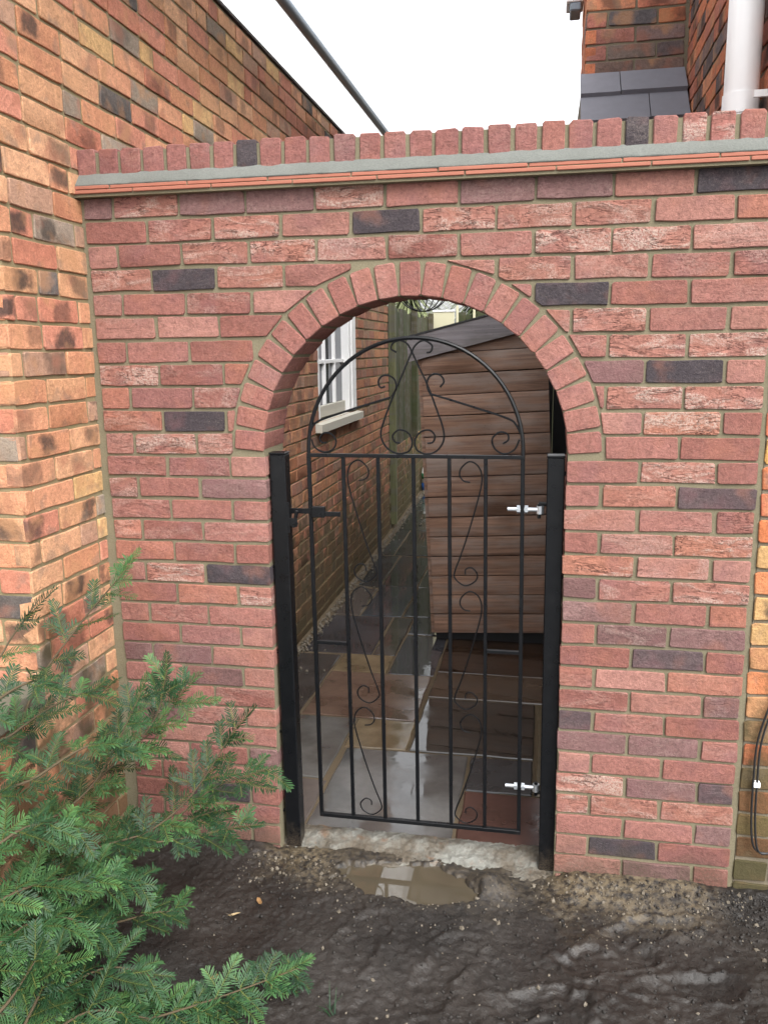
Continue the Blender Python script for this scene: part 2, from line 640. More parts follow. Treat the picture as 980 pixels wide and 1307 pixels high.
M['needle'] = mat_needle('yew_needles', lin(24, 56, 36), lin(48, 90, 56), lin(112, 156, 88))
M['bark'] = mat_plain('brown_twig_bark', lin(92, 78, 54), 0.85, 0.25, 40, 0.4)
M['leaf_far'] = mat_needle('strap_leaf', lin(84, 98, 60), lin(140, 150, 104), lin(190, 196, 150))
M['conifer_far'] = mat_needle('blue_conifer', lin(84, 104, 104), lin(112, 132, 132), lin(140, 156, 156))


# ------------------------------------------------------------------ bricks
def brick_poly(poly, depth, seed, ch=0.002, jit=0.002, split=0.05):
    """poly: outline (x,z) counter-clockwise as seen from the front (front faces -y). 12-60 triangles."""
    r = random.Random(seed)
    n = len(poly)
    out = []
    for i in range(n):
        a, b, c = Vector(poly[i - 1]), Vector(poly[i]), Vector(poly[(i + 1) % n])
        e1, e2 = (a - b), (c - b)
        k1, k2 = min(ch * 1.5 + r.random() * 0.003, e1.length * 0.4), min(ch * 1.5 + r.random() * 0.003, e2.length * 0.4)
        out.append(b + e1.normalized() * k1)
        out.append(b + e2.normalized() * k2)
        if e2.length > 0.15:
            out.append(b + e2 * r.uniform(0.22, 0.42))
            out.append(b + e2 * r.uniform(0.58, 0.78))
    cx = sum((Vector(q) for q in poly), Vector((0, 0))) / n
    o2 = []
    for q in out:
        d = (q - cx)
        o2.append(q + Vector((r.uniform(-jit, jit), r.uniform(-jit, jit))))
    m = len(o2)
    fr = []
    for i in range(m):
        a, b, c = o2[i - 1], o2[i], o2[(i + 1) % m]
        t = (c - a).normalized()
        nin = Vector((-t.y, t.x))
        fr.append(b + nin * ch * r.uniform(0.75, 1.1))
    vs = [(q.x, r.uniform(-0.0006, 0.0006), q.y) for q in fr] + [(q.x, ch * r.uniform(0.6, 1.2), q.y) for q in o2] + [(q.x, depth, q.y) for q in o2]
    fs = [tuple(range(m))]
    for k in (0, 1):
        for i in range(m):
            j = (i + 1) % m
            fs.append((k * m + i, (k + 1) * m + i, (k + 1) * m + j, k * m + j))
    return vs, fs


_bc = {}


def brick_mesh(wd, ht, depth, var, nm='brick', ch=0.002, jit=0.002):
    key = (round(wd * 200), round(ht * 500), round(depth * 100), var, nm)
    if key not in _bc:
        a, b = wd / 2, ht / 2
        vs, fs = brick_poly([(-a, -b), (a, -b), (a, b), (-a, b)], depth, hash(key) & 0xffff, ch, jit)
        me = mesh(nm, vs, fs)
        shade_by_angle(me, 32)
        _bc[key] = me
    return _bc[key]


def palette_red(r):
    u = r.random()
    if u < 0.52: c = (164, 112, 102)
    elif u < 0.82: c = (176, 126, 114)
    elif u < 0.88: c = (176, 118, 100)
    elif u < 0.96: c = (154, 106, 100)
    else: c = (138, 106, 103)
    d = r.uniform(-10, 8)
    return tuple(max(20, q + d) for q in c)


SPECIAL = [((0.34, 2.08), 'd'), ((1.02, 2.22), 'd'), ((1.57, 2.0), 'd'), ((0.36, 1.61), 'd'), ((0.48, 1.08), 'd'),
 ((1.91, 1.77), 'd'), ((2.01, 1.39), 'd2'), ((1.91, 0.86), 'd2'), ((1.8, 0.2), 'd'), ((2.03, 2.31), 'd'), ((1.36, 2.3), 'p'),
 ((1.58, 2.3), 'p'), ((0.45, 2.31), 'p'), ((0.63, 2.3), 'p'), ((0.06, 2.31), 'p'), ((1.64, 0.65), 'd2'), ((2.07, 0.42), 'd2'),
 ((1.69, 1.01), 'p'), ((0.48, 1.39), 'p'), ((1.94, 0.13), 'p'), ((1.94, 0.44), 'p'), ((1.97, 0.93), 'p'), ((1.69, 0.53), 'p'),
 ((1.94, 0.56), 'p'), ((1.63, 0.96), 'n'), ((0.45, 0.26), 'd'), ((0.1, 0.79), 'p'), ((0.31, 0.8), 'p'), ((1.24, 2.23), 'w'),
 ((0.25, 1.08), 'w'), ((0.23, 1.54), 'w'), ((1.68, 1.92), 'w'), ((1.88, 1.62), 'ow'), ((2.01, 1.24), 'ow'), ((1.69, 1.17), 'ow'),
 ((1.69, 0.42), 'w'), ((0.7, 2.16), 'w'), ((0.58, 2.23), 'w'), ((0.21, 2.31), 'w'), ((0.89, 2.31), 'w'), ((1.73, 2.14), 'w'),
 ((1.6, 2.15), 'w'), ((1.36, 2.24), 's'), ((1.55, 2.24), 's'), ((1.75, 2.23), 's'), ((1.48, 2.08), 's'), ((2.02, 1.62), 's'),
 ((1.96, 1.47), 'w'), ((1.87, 1.41), 'o'), ((1.63, 1.53), 'n'), ((0.57, 2.08), 's'), ((0.58, 2.16), 's'),
 ((0.35, 2.16), 's'), ((0.78, 2.17), 's'), ((0.11, 1.75), 'w'), ((1.79, 1.7), 'w'), ((2.0, 1.7), 'w'), ((0.05, 2.09), 's'),
 ((1.92, 1.08), 'w'), ((1.78, 0.31), 's'), ((1.98, 0.32), 'o'), ((1.66, 0.37), 'w'), ((0.59, 0.95), 'n'), ((2.09, 1.98), 'n'),
 ((1.77, 1.85), 'w'), ((1.97, 1.85), 'w'), ((1.87, 1.92), 'n'), ((0.59, 0.99), 'w')]


def red_colour(x0, x1, z0, z1, r):
    c, a = palette_red(r), (r.random() ** 1.5 * 0.7 if r.random() < 0.62 else 0.05)
    if z0 < 1.0: a *= 0.6
    for (sx, sz), k in SPECIAL:
        if x0 - 0.006 <= sx <= x1 + 0.006 and z0 - 0.006 <= sz <= z1 + 0.006:
            if k == 'd': c, a = (78, 71, 75), 0.06
            elif k == 'd2': c, a = (100, 84, 86), 0.1
            elif k == 'p': c, a = (140, 107, 104), 0.15
            elif k == 'w': c, a = (178, 124, 110), 1.2
            elif k == 'ow': c, a = (184, 126, 106), 1.3
            elif k == 's': c, a = (170, 118, 104), 0.75
            elif k == 'o': c, a = (176, 120, 104), 0.4
            elif k == 'n': c, a = (166, 114, 104), 0.12
            break
    return (*lin(*c), a)


# ------------------------------------------------------------------ the setting: ground
WX0, WX1 = 0.03, 2.135
ARX0, ARX1 = 0.597, 1.575
ACX, ACZ, AR = 1.086, 1.515, 0.489
ARING = 0.106
NXW = 2.151


def ground_z(x, y):
    z = 0.062 + fbm(x, y, 2.2, 3, 3) * 0.030 + fbm(x + 0.3 * y, y - 0.3 * x, 8, 3, 11, 0.55) * 0.008 + fbm(x - 0.4 * y, y + 0.4 * x, 23, 3, 23, 0.6) * 0.0045 + fbm(x + 0.5 * y, y - 0.5 * x, 50, 3, 21, 0.7) * 0.0038
    z = z + np.maximum(fbm(x - 0.6 * y, y + 0.6 * x, 85, 2, 31), -0.1) * 0.005
    # spoil against the walls
    z = z + 0.03 * sstep(-0.16, 0.0, y) * sstep(1.56, 1.66, x) + 0.025 * sstep(-0.2, 0.0, y) * sstep(0.62, 0.5, x)
    z = z + 0.05 * np.exp(-((x - 1.36) / 0.06) ** 2 - ((y + 0.085) / 0.06) ** 2)
    # puddle
    e = ((x - 1.065) / 0.215) ** 2 + ((y + 0.105) / 0.10) ** 2 + fbm(x, y, 7, 3, 51) * 0.9 + fbm(x, y, 30, 3, 53) * 0.5
    z = z - 0.062 * sstep(1.35, 0.55, e)
    # boot prints and a wheel rut in the soft ground at the right
    for (px, py, an, dp) in ((1.72, -0.36, 0.35, 0.022), (1.98, -0.44, 0.2, 0.02), (1.86, -0.24, 0.3, 0.016), (1.25, -0.50, 1.2, 0.014), (0.98, -0.42, 1.5, 0.012), (1.55, -0.58, 0.1, 0.02)):
        u = (x - px) * math.cos(an) + (y - py) * math.sin(an)
        v = -(x - px) * math.sin(an) + (y - py) * math.cos(an)
        u = u + fbm(x, y, 9, 3, 61) * 0.10
        v = v + fbm(x, y, 11, 3, 67) * 0.07
        dp = dp * 0.62
        q = np.sqrt((u / 0.15) ** 2 + (v / 0.055) ** 2)
        z = z - dp * sstep(1.15, 0.55, q) + dp * 0.45 * np.exp(-((q - 1.2) / 0.18) ** 2)
            # level off far away and under the paving behind the wall
    far = sstep(0.04, 0.1, y)
    z = z * (1 - far) + (-0.06) * far
    d = np.maximum(np.maximum(np.abs(x - 1.2) - 2.2, 0), np.maximum(-y - 2.2, 0))
    z = z * (1 - sstep(0, 1.0, d)) + 0.03 * sstep(0, 1.0, d) * (1 - far) + (-0.06) * far * sstep(0, 1.0, d)
    return z


def build_ground():
    xs = np.concatenate([[-400, -60, -15, -5, -2], np.arange(-1.0, 0.0, 0.05), np.arange(0.0, 2.5, 0.006), np.arange(2.5, 3.6, 0.06), [5, 9, 20, 80, 400]])
    ys = np.concatenate([[-400, -60, -15, -6, -4, -3, -2.4], np.arange(-2.0, -1.0, 0.05), np.arange(-1.0, 0.14, 0.006), [0.2, 1, 3, 6, 10, 20, 80, 400]])
    X, Y = np.meshgrid(xs, ys)
    Z = ground_z(X, Y)
    nx, ny = len(xs), len(ys)
    me = bpy.data.meshes.new('ground')
    me.vertices.add(nx * ny)
    me.vertices.foreach_set('co', np.stack([X, Y, Z], -1).astype(np.float32).ravel())
    I = (np.arange(ny - 1)[:, None] * nx + np.arange(nx - 1)[None]).ravel()
    F = np.stack([I, I + 1, I + nx + 1, I + nx], -1).ravel()
    nf = len(I)
    me.loops.add(nf * 4)
    me.loops.foreach_set('vertex_index', F.astype(np.int32))
    me.polygons.add(nf)
    me.polygons.foreach_set('loop_start', np.arange(nf, dtype=np.int32) * 4)
    me.polygons.foreach_set('loop_total', np.full(nf, 4, dtype=np.int32))
    me.polygons.foreach_set('use_smooth', np.ones(nf, dtype=bool))
    me.update()
    at = me.color_attributes.new('Col', 'FLOAT_COLOR', 'POINT')
    sand = sstep(-0.30, -0.04, Y + fbm(X, Y, 6, 3, 71) * 0.16) * np.clip(sstep(1.48, 1.62, X) * sstep(2.15, 1.98, X) + 0.75 * sstep(0.5, 0.62, X) * sstep(0.84, 0.72, X) + 0.35 * sstep(0.6, 0.8, X) * sstep(1.6, 1.4, X), 0, 1)
    wet = np.clip(0.35 + 1.1 * fbm(X, Y, 3, 4, 81) + 0.35 * sstep(0.9, 1.8, X) * sstep(-0.2, -0.4, Y), 0, 1)
    C = np.stack([sand, wet, 0 * sand, np.ones_like(sand)], -1).astype(np.float32)
    at.data.foreach_set('color', C.ravel())
    tag(link('ground', me, M['mud']), kind='structure')


build_ground()


def build_puddle():
    m = MB()
    pts = []
    for i in range(40):
        a = 2 * math.pi * i / 40
        pts.append((1.07 + 0.33 * math.cos(a), -0.10 + 0.17 * math.sin(a), 0.0475))
    m.add(pts, [tuple(range(40))])
    tag(link('puddle', m.me('puddle'), M['water']), kind='structure')


build_puddle()


# paving behind the wall
def pave_z(y):
    if y < 2.2: return 0.083 - 0.029 * y
    if y < 4: return 0.019
    return 0.019 + 0.026 * (y - 4)


def build_paving():
    base = MB()
    yy = [0.11, 1.0, 2.2, 4, 5.5, 7, 8.6]
    for a, b in zip(yy[:-1], yy[1:]):
        za, zb = pave_z(a) - 0.006, pave_z(b) - 0.006
        base.add([(-0.02, a, za), (2.2, a, za), (2.2, b, zb), (-0.02, b, zb)], [(0, 1, 2, 3)])
    pv = tag(link('paving', base.me('paving'), mat_mortar('paving_joint_mortar', lin(138, 122, 100), lin(92, 80, 64))), kind='structure')
    G, RB, BU, PU, BR = (116, 115, 112), (132, 108, 94), (148, 130, 102), (116, 107, 102), (116, 98, 82)
    S = [(0.653, 1.206, 0.13, 0.818, (122, 120, 118), 0.5), (1.222, 1.49, 0.512, 0.82, (84, 84, 86), 0.3), (1.222, 1.60, 0.13, 0.50, (104, 74, 66), 0.3),
         (1.502, 1.62, 0.512, 1.47, (128, 116, 92), 0.2), (0.936, 1.49, 0.836, 1.468, (92, 86, 80), 0.72), (0.634, 0.924, 0.832, 1.146, BU, 0.35),
         (0.335, 0.914, 1.160, 1.782, RB, 0.4), (0.06, 0.623, 0.512, 1.146, G, 0.35), (0.06, 0.642, 0.13, 0.50, PU, 0.3),
         (0.07, 0.322, 1.160, 2.06, (88, 82, 80), 0.4), (0.335, 0.648, 1.796, 2.09, BU, 0.45), (0.660, 0.922, 1.796, 2.50, (96, 96, 102), 0.85),
         (0.936, 1.60, 1.482, 1.86, BR, 0.6), (0.936, 1.62, 1.874, 2.60, (84, 66, 54), 0.6),
         (0.07, 0.50, 2.104, 2.84, (82, 80, 84), 0.5), (0.514, 0.648, 2.104, 2.84, (92, 88, 84), 0.55), (0.660, 0.86, 2.514, 2.86, (90, 94, 104), 0.8),
         (0.87, 1.6, 2.614, 3.3, BR, 0.5),
         (0.08, 0.26, 2.854, 3.52, PU, 0.5), (0.274, 0.56, 2.854, 3.60, (90, 96, 104), 0.7), (0.574, 0.86, 2.874, 3.60, (88, 92, 98), 0.8),
         (0.08, 0.26, 3.534, 4.55, (80, 82, 84), 0.5), (0.274, 0.55, 3.614, 4.55, (76, 80, 84), 0.6), (0.564, 0.88, 3.614, 4.55, (84, 86, 88), 0.6),
         (0.08, 0.20, 4.564, 5.5, (74, 78, 78), 0.5), (0.214, 0.51, 4.564, 5.5, (70, 76, 76), 0.6), (0.524, 0.9, 4.564, 5.5, (74, 80, 80), 0.6),
         (0.08, 0.45, 5.514, 6.4, (70, 76, 72), 0.5), (0.464, 0.9, 5.514, 6.4, (72, 78, 76), 0.5), (0.08, 0.6, 6.414, 7.4, (68, 74, 70), 0.4),
         (0.614, 1.2, 6.414, 7.4, (70, 76, 74), 0.4), (0.08, 0.9, 7.414, 8.5, (68, 74, 70), 0.4)]
    r = random.Random(4)
    for i, (x0, x1, y0, y1, c, wet) in enumerate(S):
        m = MB()
        nxs = 5
        poly = []
        for (ax, ay, bx, by) in ((x0, y0, x1, y0), (x1, y0, x1, y1), (x1, y1, x0, y1), (x0, y1, x0, y0)):
            for k in range(nxs):
                t = k / nxs
                j = 0.004 if k else 0.002
                poly.append((ax + (bx - ax) * t + r.uniform(-j, j), ay + (by - ay) * t + r.uniform(-j, j)))
        cx, cy = (x0 + x1) / 2, (y0 + y1) / 2
        tx, ty = r.uniform(-0.005, 0.005), r.uniform(-0.004, 0.004)
        sl = (pave_z(y1) - pave_z(y0)) / (y1 - y0)
        H = lambda x, y: pave_z(cy) + sl * (y - cy) + tx * (x - cx) + ty * (y - cy)
        n = len(poly)
        inn = [((x - cx) * (1 - 0.006 / (x1 - x0) * 2) + cx, (y - cy) * (1 - 0.006 / (y1 - y0) * 2) + cy) for x, y in poly]
        vs = [(x - cx, y - cy, H(x, y)) for x, y in inn] + [(x - cx, y - cy, H(x, y) - 0.004) for x, y in poly] + [(x - cx, y - cy, H(x, y) - 0.03) for x, y in poly]
        fs = [tuple(range(n))]
        for kk in (0, 1):
            for a in range(n):
                b = (a + 1) % n
                fs.append((kk * n + a, (kk + 1) * n + a, (kk + 1) * n + b, kk * n + b))
        m.add(vs, fs)
        link('slab', m.me('slab', angle=30), M['slab'], pv, (cx, cy, 0), None, (*lin(*c), wet))
    # gravel strip along the house wall
    gm = MB()
    r = random.Random(12)
    ico = [(0, 0, 1), (0.9, 0, 0.2), (0.28, 0.85, 0.2), (-0.72, 0.53, 0.2), (-0.72, -0.53, 0.2), (0.28, -0.85, 0.2), (0, 0, -0.8)]
    icf = [(0, 1, 2), (0, 2, 3), (0, 3, 4), (0, 4, 5), (0, 5, 1), (6, 2, 1), (6, 3, 2), (6, 4, 3), (6, 5, 4), (6, 1, 5)]
    for i in range(900):
        y = r.uniform(1.0, 7.6)
        x = 0.035 + abs(r.gauss(0, 0.03))
        if r.random() < 0.06: x = r.uniform(0.05, 0.3)
        s = r.uniform(0.005, 0.016)
        E = Euler((r.random() * 6, r.random() * 6, r.random() * 6)).to_matrix()
        gm.add([E @ Vector((a * s, b * s * r.uniform(0.7, 1.2), c * s * 0.8)) + Vector((x, y, pave_z(y) + s * 0.4)) for a, b, c in ico], icf)
    tag(link('gravel', gm.me('gravel'), M['stone']), 'loose pale gravel along the foot of the house wall', 'gravel', kind='stuff')


build_paving()

# ------------------------------------------------------------------ garden wall with arch
GW = empty('garden_wall', (1.08, 0.1, 0.0), 'new red brick garden wall with round arched opening and brick-on-edge coping', 'wall')
TOPZ = 2.343


def idx_z(n):
    return 1.5 + (10 - n) * 0.0768 if n < 10 else 1.5 - (n - 10) * 0.075


def left_end(z):
    return 0.006 + 0.036 * min(1, max(0, (2.3 - z) / 2.0))


def build_garden_wall():
    r = random.Random(21)
    # mortar core with the arched opening
    y0, y1 = 0.0065, 0.209
    z0 = -0.2
    outl = [(-0.02, z0), (ARX0 + 0.004, z0)]
    for k in range(33):
        a = math.pi - math.pi * k / 32
        outl.append((ACX + (AR + 0.0045) * math.cos(a), ACZ + (AR + 0.0045) * math.sin(a)))
    outl += [(ARX1 - 0.004, z0), (NXW, z0), (NXW, TOPZ), (-0.02, TOPZ)]
    bm = bmesh.new()
    vs = [bm.verts.new((x, y0, z)) for x, z in outl]
    f = bm.faces.new(vs)
    ex = bmesh.ops.extrude_face_region(bm, geom=[f])
    for v in ex['geom']:
        if isinstance(v, bmesh.types.BMVert):
            v.co.y = y1
    bmesh.ops.recalc_face_normals(bm, faces=bm.faces)
    bmesh.ops.triangulate(bm, faces=[q for q in bm.faces if len(q.verts) > 4])
    me = bpy.data.meshes.new('mortar_core')
    bm.to_mesh(me)
    bm.free()
    link('mortar_core', me, M['mortar'], GW)

    RX = AR + ARING + 0.008

    def put(x0, x1, za, zb, depth):
        if x1 - x0 < 0.022: return
        corners = [(x0, za), (x1, za), (x1, zb), (x0, zb)]
        cut = False
        if zb > ACZ - 0.01:
            d = [math.hypot(x - ACX, z - ACZ) - RX for x, z in corners]
            # sample the boundary for crossings with the extrados circle
            pts = []
            N = 60
            for i in range(4):
                (ax, az), (bx, bz) = corners[i], corners[(i + 1) % 4]
                for k in range(N):
                    t = k / N
                    pts.append((ax + (bx - ax) * t, az + (bz - az) * t))
            ins = [math.hypot(x - ACX, z - ACZ) < RX and z > ACZ - 0.02 for x, z in pts]
            if all(ins): return
            if any(ins):
                cut = True
                cr = [i for i in range(len(pts)) if ins[i] != ins[i - 1]]
                if len(cr) < 2: return
                p1, p2 = Vector(pts[cr[0]]), Vector(pts[cr[-1]])
                ch = (p2 - p1).length
                sag = ch * ch / (8 * RX)
                poly = []
                midp = (p1 + p2) / 2
                nrm = (midp - Vector((ACX, ACZ))).normalized()
                o = midp + nrm * sag * 0.55
                # clip rectangle against the straight saw cut
                for i in range(4):
                    a, b = Vector(corners[i]), Vector(corners[(i + 1) % 4])
                    da, db = (a - o).dot(nrm), (b - o).dot(nrm)
                    if da >= 0: poly.append(a)
                    if (da >= 0) != (db >= 0):
                        poly.append(a + (b - a) * (da / (da - db)))
                if len(poly) < 3: return
                area = 0.5 * sum(poly[i - 1].x * poly[i].y - poly[i].x * poly[i - 1].y for i in range(len(poly)))
                if area < 0.0006: return
        jx, jz, jy = r.uniform(-0.0012, 0.0012), r.uniform(-0.0015, 0.0015), r.uniform(-0.002, 0.0015)
        col = red_colour(x0, x1, za, zb, r)
        cx, cz = (x0 + x1) / 2, (za + zb) / 2
        rot = (0, r.uniform(-0.006, 0.006), r.uniform(-0.006, 0.006))
        if cut:
            vs, fs = brick_poly([(q.x - cx, q.y - cz) for q in poly], depth, r.randrange(9999))
            me = mesh('brick', vs, fs)
            shade_by_angle(me, 32)
        else:
            me = brick_mesh(x1 - x0, zb - za, depth, r.randrange(7))
        link('brick', me, M['brick'], GW, (cx + jx, jy, cz + jz), rot, col)

    J = 0.0105
    for n in range(0, 31):
        zt = idx_z(n - 1) - J / 2 if n > 0 else TOPZ - 0.002
        zb = idx_z(n) + J / 2
        if n == 0: zt = idx_z(0) + 0.0768 - J / 2
        half = (n % 2 == 0)
        le = left_end((zt + zb) / 2) + 0.006
        if n <= 9 and zb > ACZ + 0.0:
            # full-width courses (cut around the arch)
            js = [le]
            x = 0.1125 if half else 0.225
            off = 0.0 + 0.016 * min(1, n / 9.0)
            while x < WX1 - 0.05:
                # bond shift between the two sides of the arch
                sh = off if x < ACX else 0.0
                js.append(x + sh + r.uniform(-0.0025, 0.0025))
                x += 0.225
            js.append(WX1)
            for a, b in zip(js[:-1], js[1:]):
                put(a + (J / 2 if a > le else 0), b - (J / 2 if b < WX1 else 0), zb, zt, 0.07)
        else:
            o = le - 0.006
            js = [le] + ([o + 0.1125, o + 0.3375] if half else [o + 0.225, o + 0.45]) + [ARX0]
            for i, (a, b) in enumerate(zip(js[:-1], js[1:])):
                put(a + (J / 2 if i else 0), b - (J / 2 if i < 2 else 0), zb, zt, 0.215 if i == 2 else 0.07)
            js = [ARX1] + ([ARX1 + 0.1075, ARX1 + 0.3325] if half else [ARX1 + 0.220, ARX1 + 0.445]) + [WX1]
            for i, (a, b) in enumerate(zip(js[:-1], js[1:])):
                put(a + (J / 2 if i else 0) + r.uniform(-.002, .002), b - (J / 2 if i < 2 else 0), zb, zt, 0.215 if i == 0 else 0.07)
    # arch ring: 23 bricks on edge
    N = 23
    for k in range(N):
        a = math.pi * (k + 0.5) / N
        wd = 0.0645
        cx, cz = ACX + (AR + ARING / 2) * math.cos(a), ACZ + (AR + ARING / 2) * math.sin(a)
        me = brick_mesh(wd, ARING - 0.002, 0.215, k % 6, 'arch_brick', 0.003, 0.0012)
        c = palette_red(r)
        c = tuple(0.5 * q + 0.5 * s for q, s in zip(c, (170, 114, 104)))
        link('arch_brick', me, M['brick'], GW, (cx, r.uniform(-0.002, 0.001), cz), (0, -(a - math.pi / 2) + r.uniform(-0.012, 0.012), 0), (*lin(*c), r.uniform(0.0, 0.25)))
    # creasing tiles, two courses breaking joint, with a mortar bed
    for row, (z, off, yy) in enumerate(((2.347, 0.05, -0.034), (2.3605, 0.13, -0.031))):
        x = -0.012 - off
        while x < WX1 + 0.002:
            a, b = max(x, -0.012), min(x + 0.262, WX1 + 0.004)
            if b - a > 0.02:
                m = MB()
                m.box(-(b - a) / 2 + 0.0012, (b - a) / 2 - 0.0012, 0, 0.2, 0, 0.0105, 0.0015)
                link('creasing_tile', m.me('creasing_tile'), M['tile'], GW, ((a + b) / 2, yy + r.uniform(-0.002, 0.002), z + r.uniform(-0.0006, 0.0006)), (0, 0, r.uniform(-0.004, 0.004)), (1, 1, 1, 1))
            x += 0.264
    bed = MB()
    bed.box(-0.01, WX1 + 0.002, -0.027, 0.2, 2.338, 2.372)
    link('mortar_bed', bed.me('mortar_bed'), M['mortar'], GW)
    # sloping mortar fillet on top of the tiles
    fl = MB()
    nseg = 90
    sec = [(-0.030, 2.3712), (-0.029, 2.3765), (-0.012, 2.397), (-0.0005, 2.412), (0.03, 2.416), (0.03, 2.3712)]
    vs = []
    for i in range(nseg + 1):
        x = -0.011 + (WX1 + 0.013) * i / nseg
        for (y, z) in sec:
            vs.append((x, y + (r.uniform(-.0015, .0015) if y < 0 else 0), z + (r.uniform(-.0015, .0015) if z > 2.373 else 0)))
    fs = []
    k = len(sec)
    for i in range(nseg):
        for j in range(k):
            j2 = (j + 1) % k
            fs.append((i * k + j, i * k + j2, (i + 1) * k + j2, (i + 1) * k + j))
    fl.add(vs, fs)
    link('mortar_fillet', fl.me('mortar_fillet', smooth=True), M['fillet'], GW)
    # coping: bricks on edge
    cj = [-0.004]
    pitch = (WX1 + 0.045 + 0.004) / 28
    for i in range(28):
        a = -0.004 + i * pitch
        wd = 0.0655
        c = palette_red(r)
        c = tuple(0.45 * q + 0.55 * s for q, s in zip(c, (158, 107, 102)))
        if i in (7, 22): c = (80, 73, 77)
        if i in (24, 25): c, al = (176, 118, 108), 1.2
        else: al = r.uniform(0, 0.3)
        x = a + wd / 2
        if x + wd / 2 > WX1 + 0.05: break
        me = brick_mesh(wd, 0.104, 0.215, i % 6, 'coping_brick', 0.003, 0.002)
        link('coping_brick', me, M['brick'], GW, (x + r.uniform(-.001, .001), -0.001 + r.uniform(-.002, .002), 2.4345 + r.uniform(-.0025, .0025)), (0, r.uniform(-.012, .012), r.uniform(-.01, .01)), (*lin(*c), al))
    cm = MB()
    cm.box(-0.004, WX1 + 0.04, 0.006, 0.208, 2.374, 2.478)
    link('coping_mortar', cm.me('coping_mortar'), M['mortar'], GW)


build_garden_wall()

# ------------------------------------------------------------------ threshold and post haunching
def build_threshold():
    xs = np.linspace(0.585, 1.588, 240)
    ys = np.linspace(-0.16, 0.134, 80)
    X, Y = np.meshgrid(xs, ys)
    edge = -0.002 + fbm(X, Y * 0, 9, 3, 5) * 0.05
    edge = edge - 0.085 * np.exp(-((X - 0.66) / 0.10) ** 2) - 0.10 * np.exp(-((X - 1.50) / 0.11) ** 2)
    top = 0.073 + 0.010 * fbm(X, Y, 12, 4, 9) + 0.010 * sstep(0.06, 0.10, Y) - 0.018 * sstep(0.08, -0.1, Y) - 0.012 * sstep(0.055, 0.035, Y + fbm(X, Y * 0, 14, 3, 15) * 0.05)
    Z = top - 0.13 * sstep(0.0, -0.05, Y - edge) + 0.005 * fbm(X, Y, 55, 4, 19, 0.7)
    nx, ny = len(xs), len(ys)
    vs = np.stack([X, Y, Z], -1).reshape(-1, 3)
    fs = [(j * nx + i, j * nx + i + 1, (j + 1) * nx + i + 1, (j + 1) * nx + i) for j in range(ny - 1) for i in range(nx - 1)]
    me = mesh('threshold', vs, fs, True)
    tag(link('concrete_threshold', me, M['concrete']), 'rough grey concrete step and post haunching under the gate', 'threshold')


build_threshold()

# ------------------------------------------------------------------ posts and gate
def post(name, x0, x1, label, lean):
    p = empty(name, ((x0 + x1) / 2, 0.055, 0.05), label, 'gate post', 'steel posts either side of the gate')
    m = MB()
    w2 = (x1 - x0) / 2
    m.box(-w2, w2, -0.0275, 0.0275, -0.05, 1.452, 0.003)
    o = link('shaft', m.me('shaft', angle=30), M['black'], p, ((x0 + x1) / 2, 0.055, 0.05))
    m = MB()
    m.box(-w2 - 0.001, w2 + 0.001, -0.0285, 0.0285, 1.4522, 1.459, 0.002)
    link('cap', m.me('cap', angle=30), M['black'], p, ((x0 + x1) / 2, 0.055, 0.05))
    # wall fixings showing as small bolt heads along the joint
    s = -1 if x0 < 1 else 1
    for z in (0.14, 0.45, 0.75, 1.06, 1.25, 1.40):
        m = MB()
        m.tube([(s * (w2 - 0.003), -0.012, z), (s * (w2 + 0.010), -0.012, z)], 0.007, 6)
        link('fixing_bolt', m.me('fixing_bolt'), M['black'], p, ((x0 + x1) / 2, 0.055, 0.05))
    p.rotation_euler = (0, lean, 0)
    return p


postL = post('gate_post', 0.612, 0.667, 'black square steel gate post on the left jamb, with the latch keeper', -0.008)
postR = post('gate_post', 1.521, 1.576, 'black square steel gate post on the right jamb, carrying the hinge pins', -0.003)
# keeper on the latch post
m = MB()
m.box(0.650, 0.675, 0.028, 0.034, 1.235, 1.34)
m.box(0.672, 0.700, 0.030, 0.036, 1.255, 1.285, 0.002)
m.tube([(0.690, 0.022, 1.262), (0.690, 0.05, 1.262)], 0.008, 8)
m.tube([(0.690, 0.035, 1.27), (0.700, 0.035, 1.31)], 0.006, 6)
link('latch_keeper', m.me('latch_keeper', angle=30), M['black'], postL)

GY = 0.07
GATE = empty('garden_gate', (1.09, GY, 0.17), 'black wrought iron bow-top gate with scrollwork between the posts', 'gate')
GX0, GX1, GZ0, GZ1 = 0.732, 1.445, 0.172, 1.497


def gpart(name, m, mat='black', angle=35):
    return link(name, m.me(name, angle=angle), M[mat], GATE)


